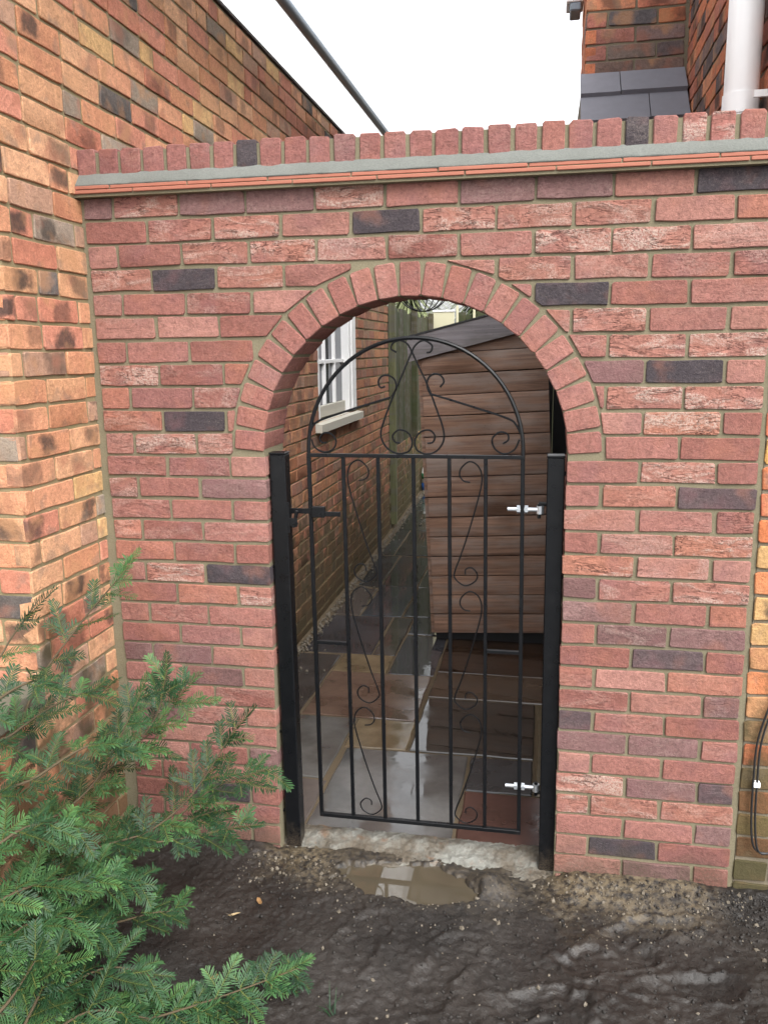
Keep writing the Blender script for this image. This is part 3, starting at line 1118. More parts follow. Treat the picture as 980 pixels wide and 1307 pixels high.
def build_gate():
    bars = [GX0 + (GX1 - GX0) * k / 6 for k in range(7)]
    lean = lambda x, z: x + (z - 0.9) * -0.008
    for k, x in enumerate(bars):
        m = MB()
        h = 0.0065 if k in (0, 6) else 0.006
        T = Matrix.Translation((x, GY, (GZ0 + GZ1) / 2)) @ Matrix.Rotation(-0.008, 4, 'Y')
        m.box(-h, h, -h, h, -(GZ1 - GZ0) / 2, (GZ1 - GZ0) / 2, 0.0012, T)
        gpart('stile' if k in (0, 6) else 'upright_bar', m)
    for z, hh in ((GZ0, 0.007), (GZ1, 0.006)):
        m = MB()
        m.box(lean(GX0, z) - 0.006, lean(GX1, z) + 0.006, GY - 0.0075, GY + 0.0075, z - hh, z + hh, 0.001)
        gpart('rail', m)
    for a, b in ((0, 1), (5, 6)):
        m = MB()
        m.box(bars[a], bars[b], GY - 0.006, GY + 0.006, 0.829, 0.841, 0.001)
        gpart('short_rail', m)
    # bow top
    m = MB()
    cx = (GX0 + GX1) / 2 - 0.005
    rr = (GX1 - GX0) / 2
    pts = [(cx - rr, GY, GZ1)] + [(cx - rr * math.cos(math.pi * k / 40), GY, 1.512 + 0.368 * math.sin(math.pi * k / 40)) for k in range(41)] + [(cx + rr, GY, GZ1)]
    m.tube(pts, 0.0066, 8)
    gpart('bow_top', m)
    XZ = lambda L, dy=0.0: [(x, GY + dy, z) for x, z in L]
    SCR = dict(
        lyre_l=[(1.040, 1.540), (1.022, 1.544), (1.015, 1.564), (1.035, 1.583), (1.065, 1.575), (1.080, 1.545), (1.072, 1.517), (1.048, 1.506), (1.018, 1.509), (0.990, 1.530), (0.975, 1.568), (0.987, 1.615), (1.008, 1.67), (1.028, 1.717), (1.052, 1.771), (1.076, 1.826), (1.092, 1.856), (1.119, 1.871), (1.145, 1.855), (1.142, 1.836), (1.128, 1.832)],
        lyre_r=[(1.130, 1.540), (1.148, 1.544), (1.155, 1.565), (1.137, 1.583), (1.108, 1.577), (1.089, 1.550), (1.094, 1.520), (1.115, 1.507), (1.140, 1.506), (1.166, 1.520), (1.184, 1.553), (1.181, 1.592), (1.162, 1.647), (1.142, 1.701), (1.123, 1.747), (1.100, 1.793), (1.082, 1.832), (1.066, 1.860), (1.042, 1.872), (1.020, 1.864), (1.012, 1.846), (1.030, 1.834)],
        curl_l=[(0.992, 1.725), (0.976, 1.722), (0.969, 1.740), (0.981, 1.758), (1.005, 1.760), (1.024, 1.744), (1.027, 1.717), (1.012, 1.692)],
        curl_r=[(1.172, 1.722), (1.184, 1.740), (1.173, 1.760), (1.150, 1.764), (1.132, 1.747), (1.130, 1.722), (1.140, 1.700)],
        corner_l=[(0.790, 1.540), (0.774, 1.540), (0.767, 1.555), (0.782, 1.572), (0.808, 1.568), (0.823, 1.543), (0.810, 1.516), (0.778, 1.507), (0.748, 1.524), (0.738, 1.55)],
        corner_r=[(1.375, 1.541), (1.392, 1.553), (1.389, 1.572), (1.364, 1.578), (1.341, 1.556), (1.350, 1.524), (1.380, 1.508), (1.412, 1.522), (1.428, 1.555)])
    for k, L in SCR.items():
        m = MB()
        m.tube(spline(XZ(L), 5), 0.0031, 6)
        gpart('scroll', m)
    for L in ([(1.138, 1.701), (1.20, 1.683), (1.30, 1.652), (1.392, 1.621), (1.416, 1.602), (1.432, 1.572)], [(1.010, 1.690), (0.964, 1.676), (0.87, 1.648), (0.775, 1.616), (0.748, 1.60), (0.735, 1.575)]):
        m = MB()
        m.tube(spline(XZ(L), 4), 0.0036, 6)
        gpart('brace_rod', m)
    # stacked S scrolls in the two side panels
    S0 = [(0.55, 0.075), (0.48, 0.095), (0.36, 0.085), (0.30, 0.115), (0.36, 0.15), (0.56, 0.145), (0.80, 0.115), (0.84, 0.075), (0.68, 0.03), (0.45, 0.012), (0.20, 0.035), (0.07, 0.085), (0.08, 0.17), (0.22, 0.32), (0.40, 0.48), (0.62, 0.67), (0.82, 0.82), (0.92, 0.90), (0.90, 0.955), (0.62, 0.988), (0.32, 0.975), (0.14, 0.93), (0.18, 0.885), (0.42, 0.86), (0.60, 0.875), (0.62, 0.905), (0.50, 0.918)]
    S0 = [(0.42, 0.175), (0.62, 0.165), (0.74, 0.125), (0.70, 0.07), (0.45, 0.018), (0.20, 0.045), (0.075, 0.11), (0.08, 0.20), (0.24, 0.36), (0.46, 0.55), (0.70, 0.735), (0.90, 0.87), (0.90, 0.93), (0.60, 0.985), (0.28, 0.95), (0.20, 0.89), (0.38, 0.84), (0.56, 0.855), (0.58, 0.895)]
    zs = [(1.489, 1.055), (1.050, 0.612), (0.608, 0.181)]
    for (b0, b1, mir) in ((1, 2, False), (4, 5, True)):
        for i, (zt, zb) in enumerate(zs):
            m = MB()
            L = []
            for u, v in S0:
                u = 1 - u if mir else u
                z = zt + (zb - zt) * v
                L.append((lean(bars[b0] + 0.006 + u * (bars[b1] - bars[b0] - 0.012), z), GY, z))
            m.tube(spline(L, 5), 0.0026, 6)
            gpart('scroll', m)
    # hinge eye bolts: threaded zinc bolts with two nuts
    for z in (1.327, 0.347):
        x = lean(GX1, z)
        m = MB()
        m.tube([(x - 0.048, GY, z), (x + 0.054, GY, z)], 0.0065, 10)
        m.tube([(x - 0.018, GY, z), (x - 0.007, GY, z)], 0.0135, 6)
        m.tube([(x + 0.007, GY, z), (x + 0.018, GY, z)], 0.0135, 6)
        m.tube([(x + 0.057, GY, z - 0.013), (x + 0.057, GY, z + 0.013)], 0.012, 10)
        gpart('hinge_bolt', m, 'zinc')
        m = MB()
        dz = 0.02 if z > 1 else -0.014
        m.tube([(x + 0.057, GY, z - 0.028), (x + 0.057, GY, z + 0.02)], 0.0065, 8)
        m.tube([(x + 0.057, GY, z + dz), (1.535, GY - 0.012, z + dz)], 0.0065, 8)
        link('hinge_pin', m.me('hinge_pin', angle=35), M['black'], postR)
    # latch on the left stile
    x = lean(GX0, 1.305)
    m = MB()
    m.box(x - 0.075, x + 0.012, GY - 0.014, GY - 0.008, 1.297, 1.315, 0.001)
    m.box(x + 0.006, x + 0.052, GY - 0.018, GY + 0.004, 1.285, 1.322, 0.002)
    m.box(x + 0.05, x + 0.105, GY - 0.012, GY - 0.004, 1.289, 1.305, 0.001)
    m.box(x - 0.075, x - 0.066, GY - 0.02, GY - 0.006, 1.270, 1.315, 0.001)
    m.tube([(x + 0.035, GY - 0.024, 1.295), (x + 0.035, GY - 0.014, 1.295)], 0.006, 8)
    gpart('latch', m)


build_gate()


# ------------------------------------------------------------------ house on the left (plane x = 0)
def palette_old(r, y, z):
    u = r.random()
    if u < 0.28: c = (214, 153, 118)
    elif u < 0.48: c = (206, 138, 114)
    elif u < 0.74: c = (220, 168, 130)
    elif u < 0.86: c = (190, 150, 126)
    elif u < 0.93: c = (160, 144, 128)
    elif u < 0.975: c = (226, 184, 132)
    else: c = (108, 101, 97)
    if y > 0.3 and z < 2.6:      # further along the alley the bricks are redder and darker
        k = 0.75
        t = R.choice([(166, 116, 92), (150, 104, 88), (180, 126, 92), (134, 112, 96)])
        c = tuple(a * (1 - k) + b * k for a, b in zip(c, t))
    d = r.uniform(-10, 10)
    return tuple(max(20, min(235, q + d)) for q in c)


HL = empty('brick_house', (-0.2, 2.5, 0.0), 'old yellow and orange brick house along the left side, running behind the garden wall', 'house')
COURSE = 0.0811
JAMB = -0.445
SILLZ = 0.835
HTOP = 3.40
WIN = (2.90, 4.05, 1.372, 2.56)      # y0, y1, z0, z1 of the window opening


def proj_size(p):
    d = cam.matrix_world.inverted() @ Vector(p)
    if d.z > -0.1: return None
    u, v = 490 + 1069 * d.x / -d.z, 653.5 - 1069 * d.y / -d.z
    return u, v, -d.z


def house_bricks():
    r = random.Random(33)
    L = []
    k = 0
    z = 2.339 + COURSE * 13
    while z > -0.1:
        zt, zb = z - 0.0055, z - COURSE + 0.0055
        z -= COURSE
        if zb > HTOP: continue
        zt = min(zt, HTOP)
        k += 1
        y = -3.0 + (0.1125 if k % 2 else 0.0) + r.uniform(-0.01, 0.01)
        while y < 5.5:
            hd = r.random() < 0.16
            wd = 0.1 if hd else 0.218
            a, b = y, y + wd
            y = b + 0.010
            zc = (zt + zb) / 2
            segs = [(a, b)]
            if zc > SILLZ:           # big opening on the near side
                segs = [(max(a, JAMB), b)] if b > JAMB + 0.03 else []
            o2 = []
            for (p, q) in segs:
                q = min(q, 5.49)
                if WIN[2] - 0.03 < zc < WIN[3] + 0.03 and q > WIN[0] and p < WIN[1]:
                    if p < WIN[0] - 0.03: o2.append((p, WIN[0] - 0.005))
                    if q > WIN[1] + 0.03: o2.append((WIN[1] + 0.005, q))
                else:
                    o2.append((p, q))
            for (p, q) in o2:
                if q - p > 0.025: L.append((p, q, zb, zt))
    return L


def build_left_house():
    r = random.Random(5)
    # mortar body, with the openings
    m = MB()
    X0, X1 = -0.32, -0.0062
    m.box(X0, X1, -3.0, JAMB + 0.006, -0.2, SILLZ)
    m.box(X0, X1, JAMB + 0.006, WIN[0], -0.2, HTOP)
    m.box(X0, X1, WIN[0], WIN[1], -0.2, WIN[2] - 0.06)
    m.box(X0, X1, WIN[0], WIN[1], WIN[3] + 0.005, HTOP)
    m.box(X0, X1, WIN[1], 5.49, -0.2, HTOP)
    m.box(-4.0, X0 - 0.002, 0.4, 5.4, -0.2, HTOP)
    m.box(X0, X1, -3.0, JAMB + 0.006, 3.0, HTOP)
    link('mortar_body', m.me('mortar_body'), M['oldmortar'], HL)
    L = house_bricks()
    sc = []
    for i, (p, q, zb, zt) in enumerate(L):
        s = proj_size((0, (p + q) / 2, (zb + zt) / 2))
        a = 0
        if s:
            u, v, d = s
            if -30 < u < 1000 and -30 < v < 1330:
                # plan-projected width
                e = proj_size((0, q, zb)) ; b = proj_size((0, p, zb))
                if e and b:
                    a = abs(e[0] - b[0]) * 1069 * (zt - zb) / d
                    yc, zc = (p + q) / 2, (zb + zt) / 2
                    if yc > 0.0:
                        # hidden behind the garden wall?
                        if not (v < 200 or 358 < u < 500): a = 0
                        if yc < 1.9 and v > 200: a = 0
        sc.append((a, i))
    sc.sort(reverse=True)
    near = set(i for a, i in sc[:300] if a > 0)
    rest = MB()
    cols = []
    for i, (p, q, zb, zt) in enumerate(L):
        yc, zc = (p + q) / 2, (zb + zt) / 2
        c = palette_old(r, yc, zc)
        al = r.uniform(0.45, 1.1) if r.random() < (0.24 if zc > 2.2 else 0.6) else 0.0
        if yc > 0.3: al *= 0.6
        col = (*lin(*c), al)
        var = r.randrange(7)
        if i in near:
            me = brick_mesh(q - p, zt - zb, 0.05, var, 'house_brick', 0.0026, 0.0026)
            link('brick', me, M['oldbrick'], HL, (r.uniform(-0.0025, 0.002), yc, zc), (r.uniform(-.012, .012), r.uniform(-.008, .008), math.pi / 2 + r.uniform(-.008, .008)), col)
        else:
            a, b = (q - p) / 2, (zt - zb) / 2
            jx = r.uniform(-0.003, 0.003)
            n0 = len(rest.f)
            ch = 0.004
            vs = [(jx, yc - a + ch, zc - b + ch), (jx, yc + a - ch, zc - b + ch), (jx, yc + a - ch, zc + b - ch), (jx, yc - a + ch, zc + b - ch),
                  (-0.012, yc - a, zc - b), (-0.012, yc + a, zc - b), (-0.012, yc + a, zc + b), (-0.012, yc - a, zc + b)]
            rest.add(vs, [(0, 1, 2, 3), (0, 4, 5, 1), (1, 5, 6, 2), (2, 6, 7, 3), (3, 7, 4, 0)])
            cols += [col] * (len(rest.f) - n0)
    me = rest.me('far_bricks')
    at = me.color_attributes.new('Col', 'FLOAT_COLOR', 'CORNER')
    arr = np.zeros((len(me.loops), 4), np.float32)
    for pi, pl in enumerate(me.polygons):
        arr[pl.loop_start:pl.loop_start + pl.loop_total] = cols[pi]
    at.data.foreach_set('color', arr.ravel())
    o = link('far_bricks', me, M['oldbrick_far'], HL)
    o['kind'] = 'stuff'
    # bricks of the near jamb, facing the viewer
    z = 2.339 + COURSE * 2
    k = 0
    while z > SILLZ + 0.03:
        zt, zb = z - 0.0055, z - COURSE + 0.0055
        z -= COURSE
        k += 1
        js = [-0.30, -0.115, -0.005] if k % 2 else [-0.30, -0.225, -0.005]
        for a, b in zip(js[:-1], js[1:]):
            me = brick_mesh(b - a - 0.01, zt - zb, 0.05, r.randrange(7), 'house_brick', 0.0026, 0.0026)
            c = palette_old(r, 0, 1)
            link('brick', me, M['oldbrick'], HL, ((a + b) / 2, JAMB + 0.001, (zb + zt) / 2), (0, 0, 0), (*lin(*c), 1.0 if r.random() < 0.3 else 0))
    # stone sill of the near opening
    m = MB()
    m.box(-0.40, 0.012, -2.4, JAMB - 0.002, SILLZ - 0.062, SILLZ + 0.012, 0.006)
    link('stone_sill', m.me('stone_sill', angle=30), mat_mortar('weathered_sill_stone', lin(160, 156, 140), lin(112, 106, 90), moss=0.5), HL)
    m = MB()
    m.box(-0.29, -0.24, -2.4, JAMB - 0.004, SILLZ + 0.013, 2.9)
    link('opening_frame', m.me('opening_frame'), M['whitepaint'], HL)
    # eaves: batten, white sheet, rail
    m = MB()
    m.box(-0.02, 0.010, -3.0, 5.6, HTOP + 0.001, HTOP + 0.020, 0.003)
    link('eaves_batten', m.me('eaves_batten'), mat_plain('dark_brown_batten', lin(58, 40, 36), 0.7), HL)
    m = MB()
    m.box(-0.02, 0.262, -3.0, 5.6, HTOP + 0.0215, HTOP + 0.0265)
    link('eaves_sheet', m.me('eaves_sheet'), M['canopy'], HL)
    m = MB()
    m.tube([(0.278, -3.0, HTOP + 0.02), (0.283, 1.3, HTOP + 0.02), (0.298, 4.2, HTOP + 0.022)], 0.027, 10)
    link('edge_rail', m.me('edge_rail', smooth=True), M['gutter'], HL)
    # window in the alley
    wz0, wz1 = WIN[2], WIN[3]
    m = MB()
    fx0, fx1 = -0.10, -0.012
    m.box(fx0, fx1, WIN[0], WIN[0] + 0.07, wz0, wz1, 0.003)
    m.box(fx0, fx1 + 0.014, WIN[1] - 0.13, WIN[1] + 0.002, wz0, wz1, 0.003)
    m.box(fx0, fx1 + 0.004, WIN[1] - 0.20, WIN[1] - 0.131, wz0, wz1, 0.003)
    m.box(fx0, fx1, WIN[0], WIN[1], wz1 - 0.07, wz1, 0.003)
    wn = link('window', m.me('window', angle=30), M['whitepaint'], HL)
    sy0, sy1 = WIN[0] + 0.071, WIN[1] - 0.201
    def wpart(name, mb, mat):
        link(name, mb.me(name, angle=30), M[mat], wn)
    m = MB(); m.box(-0.085, -0.045, sy0, sy1, wz0 + 0.004, wz0 + 0.085, 0.003); wpart('bottom_rail', m, 'sillpaint')
    ncol = 3
    rows = [wz0 + 0.085, 1.765, 2.15, wz1 - 0.07]
    pw = (sy1 - sy0) / ncol
    for i in range(1, ncol):
        m = MB(); y = sy0 + pw * i; m.box(-0.08, -0.046, y - 0.013, y + 0.013, wz0 + 0.086, wz1 - 0.071, 0.003); wpart('glazing_bar', m, 'whitepaint')
    for z in rows[1:-1]:
        m = MB(); m.box(-0.079, -0.048, sy0, sy1, z - 0.014, z + 0.014, 0.003); wpart('glazing_bar', m, 'whitepaint')
    for i in range(ncol):
        for a, b in zip(rows[:-1], rows[1:]):
            m = MB()
            t = r.uniform(-.004, .004)
            m.add([(-0.070 + t, sy0 + pw * i, a), (-0.070, sy0 + pw * (i + 1), a), (-0.070 + t, sy0 + pw * (i + 1), b), (-0.070 - t, sy0 + pw * i, b)], [(0, 1, 2, 3)])
            wpart('pane', m, 'glass')
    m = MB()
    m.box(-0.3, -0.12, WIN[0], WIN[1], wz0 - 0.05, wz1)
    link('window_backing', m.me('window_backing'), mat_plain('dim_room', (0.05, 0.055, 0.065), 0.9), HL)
    m = MB()
    ya, yb, xn = 2.80, 4.11, 0.045
    vs = [(-0.11, ya, 1.3715), (-0.11, yb, 1.3715), (xn, yb, 1.352), (xn, ya, 1.352), (-0.11, ya, 1.305), (-0.11, yb, 1.305), (xn, yb, 1.297), (xn, ya, 1.297)]
    m.add(vs, [(0, 1, 2, 3), (4, 7, 6, 5), (0, 4, 5, 1), (1, 5, 6, 2), (2, 6, 7, 3), (3, 7, 4, 0)])
    wpart('sill', m, 'sillpaint')


build_left_house()


# ------------------------------------------------------------------ neighbouring house on the right (corner at x = 2.145)
HR = empty('neighbour_house', (2.6, 2.0, 0.0), 'neighbouring brick house at the right edge with chimney breast above the wall', 'house')
NX = 2.147


def palette_nb(r, z):
    u = r.random()
    if u < 0.36: c = (216, 134, 100)
    elif u < 0.6: c = (194, 124, 104)
    elif u < 0.78: c = (136, 112, 106)
    elif u < 0.9: c = (112, 100, 100)
    else: c = (220, 150, 114)
    d = r.uniform(-9, 9)
    return tuple(max(20, q + d) for q in c)


def build_right_house():
    r = random.Random(51)
    m = MB()
    m.box(NX + 0.006, NX + 0.3, 0.03, 6.0, -0.2, 4.6)
    m.box(NX + 0.006, NX + 1.6, 0.006, 0.2, -0.2, 4.6)
    link('mortar_body', m.me('mortar_body'), M['darkmortar'], HR)
    # front face: yellow stock bricks beside the garden wall
    z = -0.05
    k = 0
    while z < 2.6:
        zb, zt = z + 0.0055, z + COURSE - 0.0055
        z += COURSE
        k += 1
        js = [NX, NX + 0.108, NX + 0.333, NX + 0.558] if k % 2 else [NX, NX + 0.222, NX + 0.447]
        for a, b in zip(js[:-1], js[1:]):
            me = brick_mesh(b - a - 0.01, zt - zb, 0.05, r.randrange(7), 'house_brick', 0.0026, 0.0026)
            c = r.choice([(206, 150, 96), (214, 176, 104), (210, 136, 94), (190, 140, 100), (200, 160, 110)])
            if z < 0.75: c = r.choice([(150, 124, 80), (166, 130, 84), (132, 106, 76), (120, 112, 66), (176, 106, 74)])
            if z < 0.3: c = r.choice([(92, 92, 60), (150, 86, 62), (80, 82, 66)])
            if z > 1.25: c = r.choice([(206, 124, 82), (196, 112, 84), (210, 160, 96)])
            link('brick', me, M['oldbrick'], HR, ((a + b) / 2, 0.0 + r.uniform(-.002, .002), (zb + zt) / 2), (0, r.uniform(-.008, .008), 0), (*lin(*c), 1.0 if r.random() < 0.15 else 0))
    # side wall rising above the garden wall (only what shows)
    z = 2.30
    k = 0
    while z < 4.4:
        zb, zt = z + 0.0055, z + 0.0755 - 0.0055
        z += 0.0755
        k += 1
        y = 0.05 + (0.1125 if k % 2 else 0.0)
        while y < 2.05:
            wd = 0.103 if r.random() < 0.15 else 0.215
            a, b = y, min(y + wd, 2.08)
            y = b + 0.010
            if b - a < 0.03: continue
            s = proj_size((NX, (a + b) / 2, (zb + zt) / 2))
            if s is None or s[0] > 1010 or s[1] < -40 or s[1] > 190: continue
            me = brick_mesh(b - a, zt - zb, 0.05, r.randrange(7), 'house_brick', 0.0026, 0.0026)
            link('brick', me, M['oldbrick'], HR, (NX + r.uniform(-.002, .002), (a + b) / 2, (zb + zt) / 2), (0, r.uniform(-.008, .008), -math.pi / 2), (*lin(*palette_nb(r, z)), 1.0 if r.random() < 0.3 else 0))
    # chimney breast
    BX0, BY = 1.660, 2.0
    m = MB()
    m.box(BX0 + 0.006, NX + 0.006, BY + 0.006, 2.75, 3.1, 4.6)
    m.box(1.652, NX + 0.006, 1.76, 2.75, -0.1, 2.90)
    m.add([(1.652, 1.76, 2.89), (NX, 1.76, 2.89), (NX, 2.03, 3.16), (1.652, 2.03, 3.16), (1.652, 2.75, 2.89), (NX, 2.75, 2.89), (NX, 2.75, 3.16), (1.652, 2.75, 3.16)],
          [(0, 1, 2, 3), (0, 3, 7, 4), (1, 5, 6, 2), (3, 2, 6, 7), (4, 7, 6, 5)])
    cb = link('chimney_breast', m.me('chimney_breast'), M['darkmortar'], HR)
    z = 3.165
    k = 0
    pat = {1: [(130, 108, 100)] * 3, 2: [(172, 116, 106), (130, 114, 106), (222, 140, 106)], 3: [(178, 122, 110), (142, 118, 114), (142, 118, 114)], 4: [(192, 124, 110), (108, 102, 104), (222, 144, 114)], 5: [(226, 150, 114), (208, 130, 106), (212, 136, 110)], 6: [(228, 150, 104), (118, 108, 108), (162, 124, 118)]}
    while z < 4.2:
        zb, zt = z + 0.0055, z + 0.0755 - 0.0055
        z += 0.0755
        k += 1
        js = [BX0, BX0 + 0.2375, BX0 + 0.475] if k % 2 else [BX0, BX0 + 0.105, BX0 + 0.34, BX0 + 0.475]
        for i, (a, b) in enumerate(zip(js[:-1], js[1:])):
            me = brick_mesh(b - a - 0.01, zt - zb, 0.05, r.randrange(7), 'house_brick', 0.0026, 0.0026)
            c = pat.get(k, [palette_nb(r, z)] * 3)[i] if r.random() < 0.9 else palette_nb(r, z)
            link('brick', me, M['oldbrick'], cb, ((a + b) / 2, BY + r.uniform(-.002, .002), (zb + zt) / 2), (0, r.uniform(-.008, .008), 0), (*lin(*c), 0.8 if r.random() < 0.3 else 0))
        for (a, b) in (((2.0, 2.215), (2.225, 2.44), (2.45, 2.66)) if k % 2 else ((2.0, 2.103), (2.113, 2.328), (2.338, 2.55))):
            me = brick_mesh(b - a, zt - zb, 0.05, r.randrange(7), 'house_brick', 0.0026, 0.0026)
            link('brick', me, M['oldbrick'], cb, (BX0, (a + b) / 2, (zb + zt) / 2), (0, 0, -math.pi / 2), (*lin(*palette_nb(r, z)), 0))
    # sloping tiles at the shoulder of the breast
    for (yt, zt, yb, zb, sp) in ((2.015, 3.170, 1.865, 3.040, 1.83), (1.885, 3.030, 1.735, 2.885, 1.96)):
        for (a, b) in ((1.640, sp - 0.002), (sp + 0.002, NX - 0.01)):
            d = Vector((0, yb - yt, zb - zt))
            n = Vector((0, d.z, -d.y)).normalized()
            if n.z < 0: n = -n
            th = 0.024
            jj = r.uniform(-0.003, 0.003)
            p = [Vector((a, yt, zt)), Vector((b, yt, zt + jj * 0.3)), Vector((b, yb, zb + jj)), Vector((a, yb, zb + jj))]
            mm = MB()
            mm.add(p + [q + n * th for q in p], [(0, 1, 2, 3), (4, 7, 6, 5), (0, 4, 5, 1), (1, 5, 6, 2), (2, 6, 7, 3), (3, 7, 4, 0)])
            link('shoulder_tile', mm.me('shoulder_tile'), M['slate'], cb)
    # white soil pipe
    m = MB()
    m.tube([(2.083, 0.33, 1.0), (2.083, 0.33, 4.6)], 0.052, 20)
    sp_ = tag(link('soil_pipe', m.me('soil_pipe', smooth=True), M['whitepvc']), 'fat white plastic pipe on the neighbouring wall, top right', 'pipe')
    m = MB()
    m.box(2.10, 2.146, 0.22, 0.232, 2.575, 2.595)
    m.tube([(2.083, 0.33, 2.55), (2.083, 0.33, 2.61)], 0.0555, 20)
    link('pipe_clip', m.me('pipe_clip', angle=35), M['whitepvc'], sp_)
    # cable looped down the yellow bricks
    C = empty('cable_loop', (2.21, -0.01, 0.2), 'two black cables looping down the yellow bricks at the right edge', 'cable')
    for dx, dy in ((0, 0), (0.011, -0.002)):
        m = MB()
        m.tube(spline([(2.25 + dx, -0.012, 0.86), (2.214 + dx, -0.014 + dy, 0.728), (2.188 + dx, -0.016 + dy, 0.608), (2.185 + dx, -0.018 + dy, 0.474), (2.187 + dx, -0.018 + dy, 0.36), (2.196 + dx, -0.018 + dy, 0.268), (2.216 + dx * 0.5, -0.018 + dy, 0.236 - dx * 0.3), (2.25, -0.016, 0.232), (2.30, -0.014, 0.24)], 5), 0.0034, 6)
        link('cable', m.me('cable', smooth=True), M['cable'], C)
    m = MB()
    m.box(2.186, 2.206, -0.024, -0.004, 0.46, 0.478, 0.002)
    link('cable_clip', m.me('cable_clip'), M['whitepvc'], C)
    # gutter end showing left of the chimney
    G = empty('gutter_end', (1.60, 2.4, 3.60), 'small grey gutter end beside the chimney breast at the top edge', 'gutter')
    m = MB()
    m.box(1.585, 1.642, 2.3, 2.45, 3.590, 3.63, 0.006)
    link('trough', m.me('trough'), M['gutter'], G)
    m = MB()
    m.box(1.566, 1.655, 2.298, 2.46, 3.632, 3.66, 0.004)
    link('fascia', m.me('fascia'), M['whitepvc'], G)


build_right_house()


# ------------------------------------------------------------------ shed
def build_shed():
    TILT = -0.048
    S = empty('timber_shed', (0.855, 2.42, 0.03), 'small brown timber shed with horizontal boards and a sloping roof', 'shed')
    ox, oy, oz = 0.855, 2.42, 0.03
    W, D = 0.745, 1.5

    def put(name, m, mat, angle=30):
        o = link(name, m.me(name, angle=angle), M[mat], S)
        o.location = (0, 0, 0)
        return o
    r = random.Random(8)
    h = lambda x: 1.815 + 0.198 * x           # roof slope, rising to the right
    m = MB()
    m.add([(0.01, 0.02, 0.03), (W - 0.01, 0.02, 0.03), (W - 0.01, D, 0.03), (0.01, D, 0.03), (0.01, 0.02, h(0)), (W - 0.01, 0.02, h(W)), (W - 0.01, D, h(W)), (0.01, D, h(0))],
          [(0, 1, 5, 4), (1, 2, 6, 5), (2, 3, 7, 6), (3, 0, 4, 7), (0, 3, 2, 1), (4, 5, 6, 7)])
    put('carcass', m, 'roofing')
    z = 0.045
    i = 0
    while z < 2.0:
        zt = z + 0.123
        dz = r.uniform(-0.002, 0.002)
        # shiplap profile: each board with a rounded lower edge and a rebated top
        prof = [(-0.017, z + dz), (-0.0205, z + 0.003 + dz), (-0.021, z + 0.1175 + dz), (-0.0195, z + 0.1195 + dz), (-0.010, z + 0.1205), (0.004, zt - 0.001), (0.004, z + dz)]
        for side in (0, 1):
            m = MB()
            n = len(prof)
            if side == 0:
                # front board, cut to the roof slope
                xl = 0.0
                if z > h(0) - 0.02: xl = max(0.0, (zt - 1.815) / 0.198 - 0.02)
                if xl > W - 0.08: continue
                xs = np.linspace(xl, W, 7)
                vs = []
                for x in xs:
                    for (y, zz) in prof:
                        vs.append((x, y + r.uniform(-.0008, .0008), min(zz, h(x) + 0.01)))
            else:
                if z > h(0) - 0.02: continue
                xs = np.linspace(0.0, D, 4)
                vs = [(y - 0.001, x - 0.012, min(zz, h(0) + 0.01)) for x in xs for (y, zz) in prof]
            fs = [tuple(range(n))[::-1], tuple((len(xs) - 1) * n + k for k in range(n))]
            for a in range(len(xs) - 1):
                for k in range(n):
                    k2 = (k + 1) % n
                    fs.append((a * n + k, a * n + k2, (a + 1) * n + k2, (a + 1) * n + k))
            m.add(vs, fs)
            put('board', m, 'shedwood' if side == 0 else 'shedwood', 40)
        z += 0.1245
        i += 1
    # barge board under the roof edge
    m = MB()
    m.add([(-0.075, -0.045, h(-0.075) - 0.055), (W + 0.06, -0.045, h(W + 0.06) - 0.055), (W + 0.06, -0.045, h(W + 0.06) + 0.085), (-0.075, -0.045, h(-0.075) + 0.085),
           (-0.075, -0.022, h(-0.075) - 0.055), (W + 0.06, -0.022, h(W + 0.06) - 0.055), (W + 0.06, -0.022, h(W + 0.06) + 0.085), (-0.075, -0.022, h(-0.075) + 0.085)],
          [(0, 1, 2, 3), (4, 7, 6, 5), (0, 4, 5, 1), (1, 5, 6, 2), (2, 6, 7, 3), (3, 7, 4, 0)])
    put('barge_board', m, 'bargewood')
    m = MB()
    m.add([(-0.10, -0.05, h(-0.10) + 0.087), (W + 0.05, -0.05, h(W + 0.05) + 0.087), (W + 0.05, D + 0.05, h(W + 0.05) + 0.087), (-0.10, D + 0.05, h(-0.10) + 0.087),
           (-0.10, -0.05, h(-0.10) + 0.097), (W + 0.05, -0.05, h(W + 0.05) + 0.097), (W + 0.05, D + 0.05, h(W + 0.05) + 0.097), (-0.10, D + 0.05, h(-0.10) + 0.097)],
          [(0, 3, 2, 1), (4, 5, 6, 7), (0, 1, 5, 4), (1, 2, 6, 5), (2, 3, 7, 6), (3, 0, 4, 7)])
    put('roof_sheet', m, 'roofing')
    for y in (0.05, D - 0.1):
        m = MB()
        m.box(0.0, W, y, y + 0.06, -0.06, 0.03)
        put('bearer', m, 'roofing')
    S.rotation_euler = (0, TILT, 0)


build_shed()


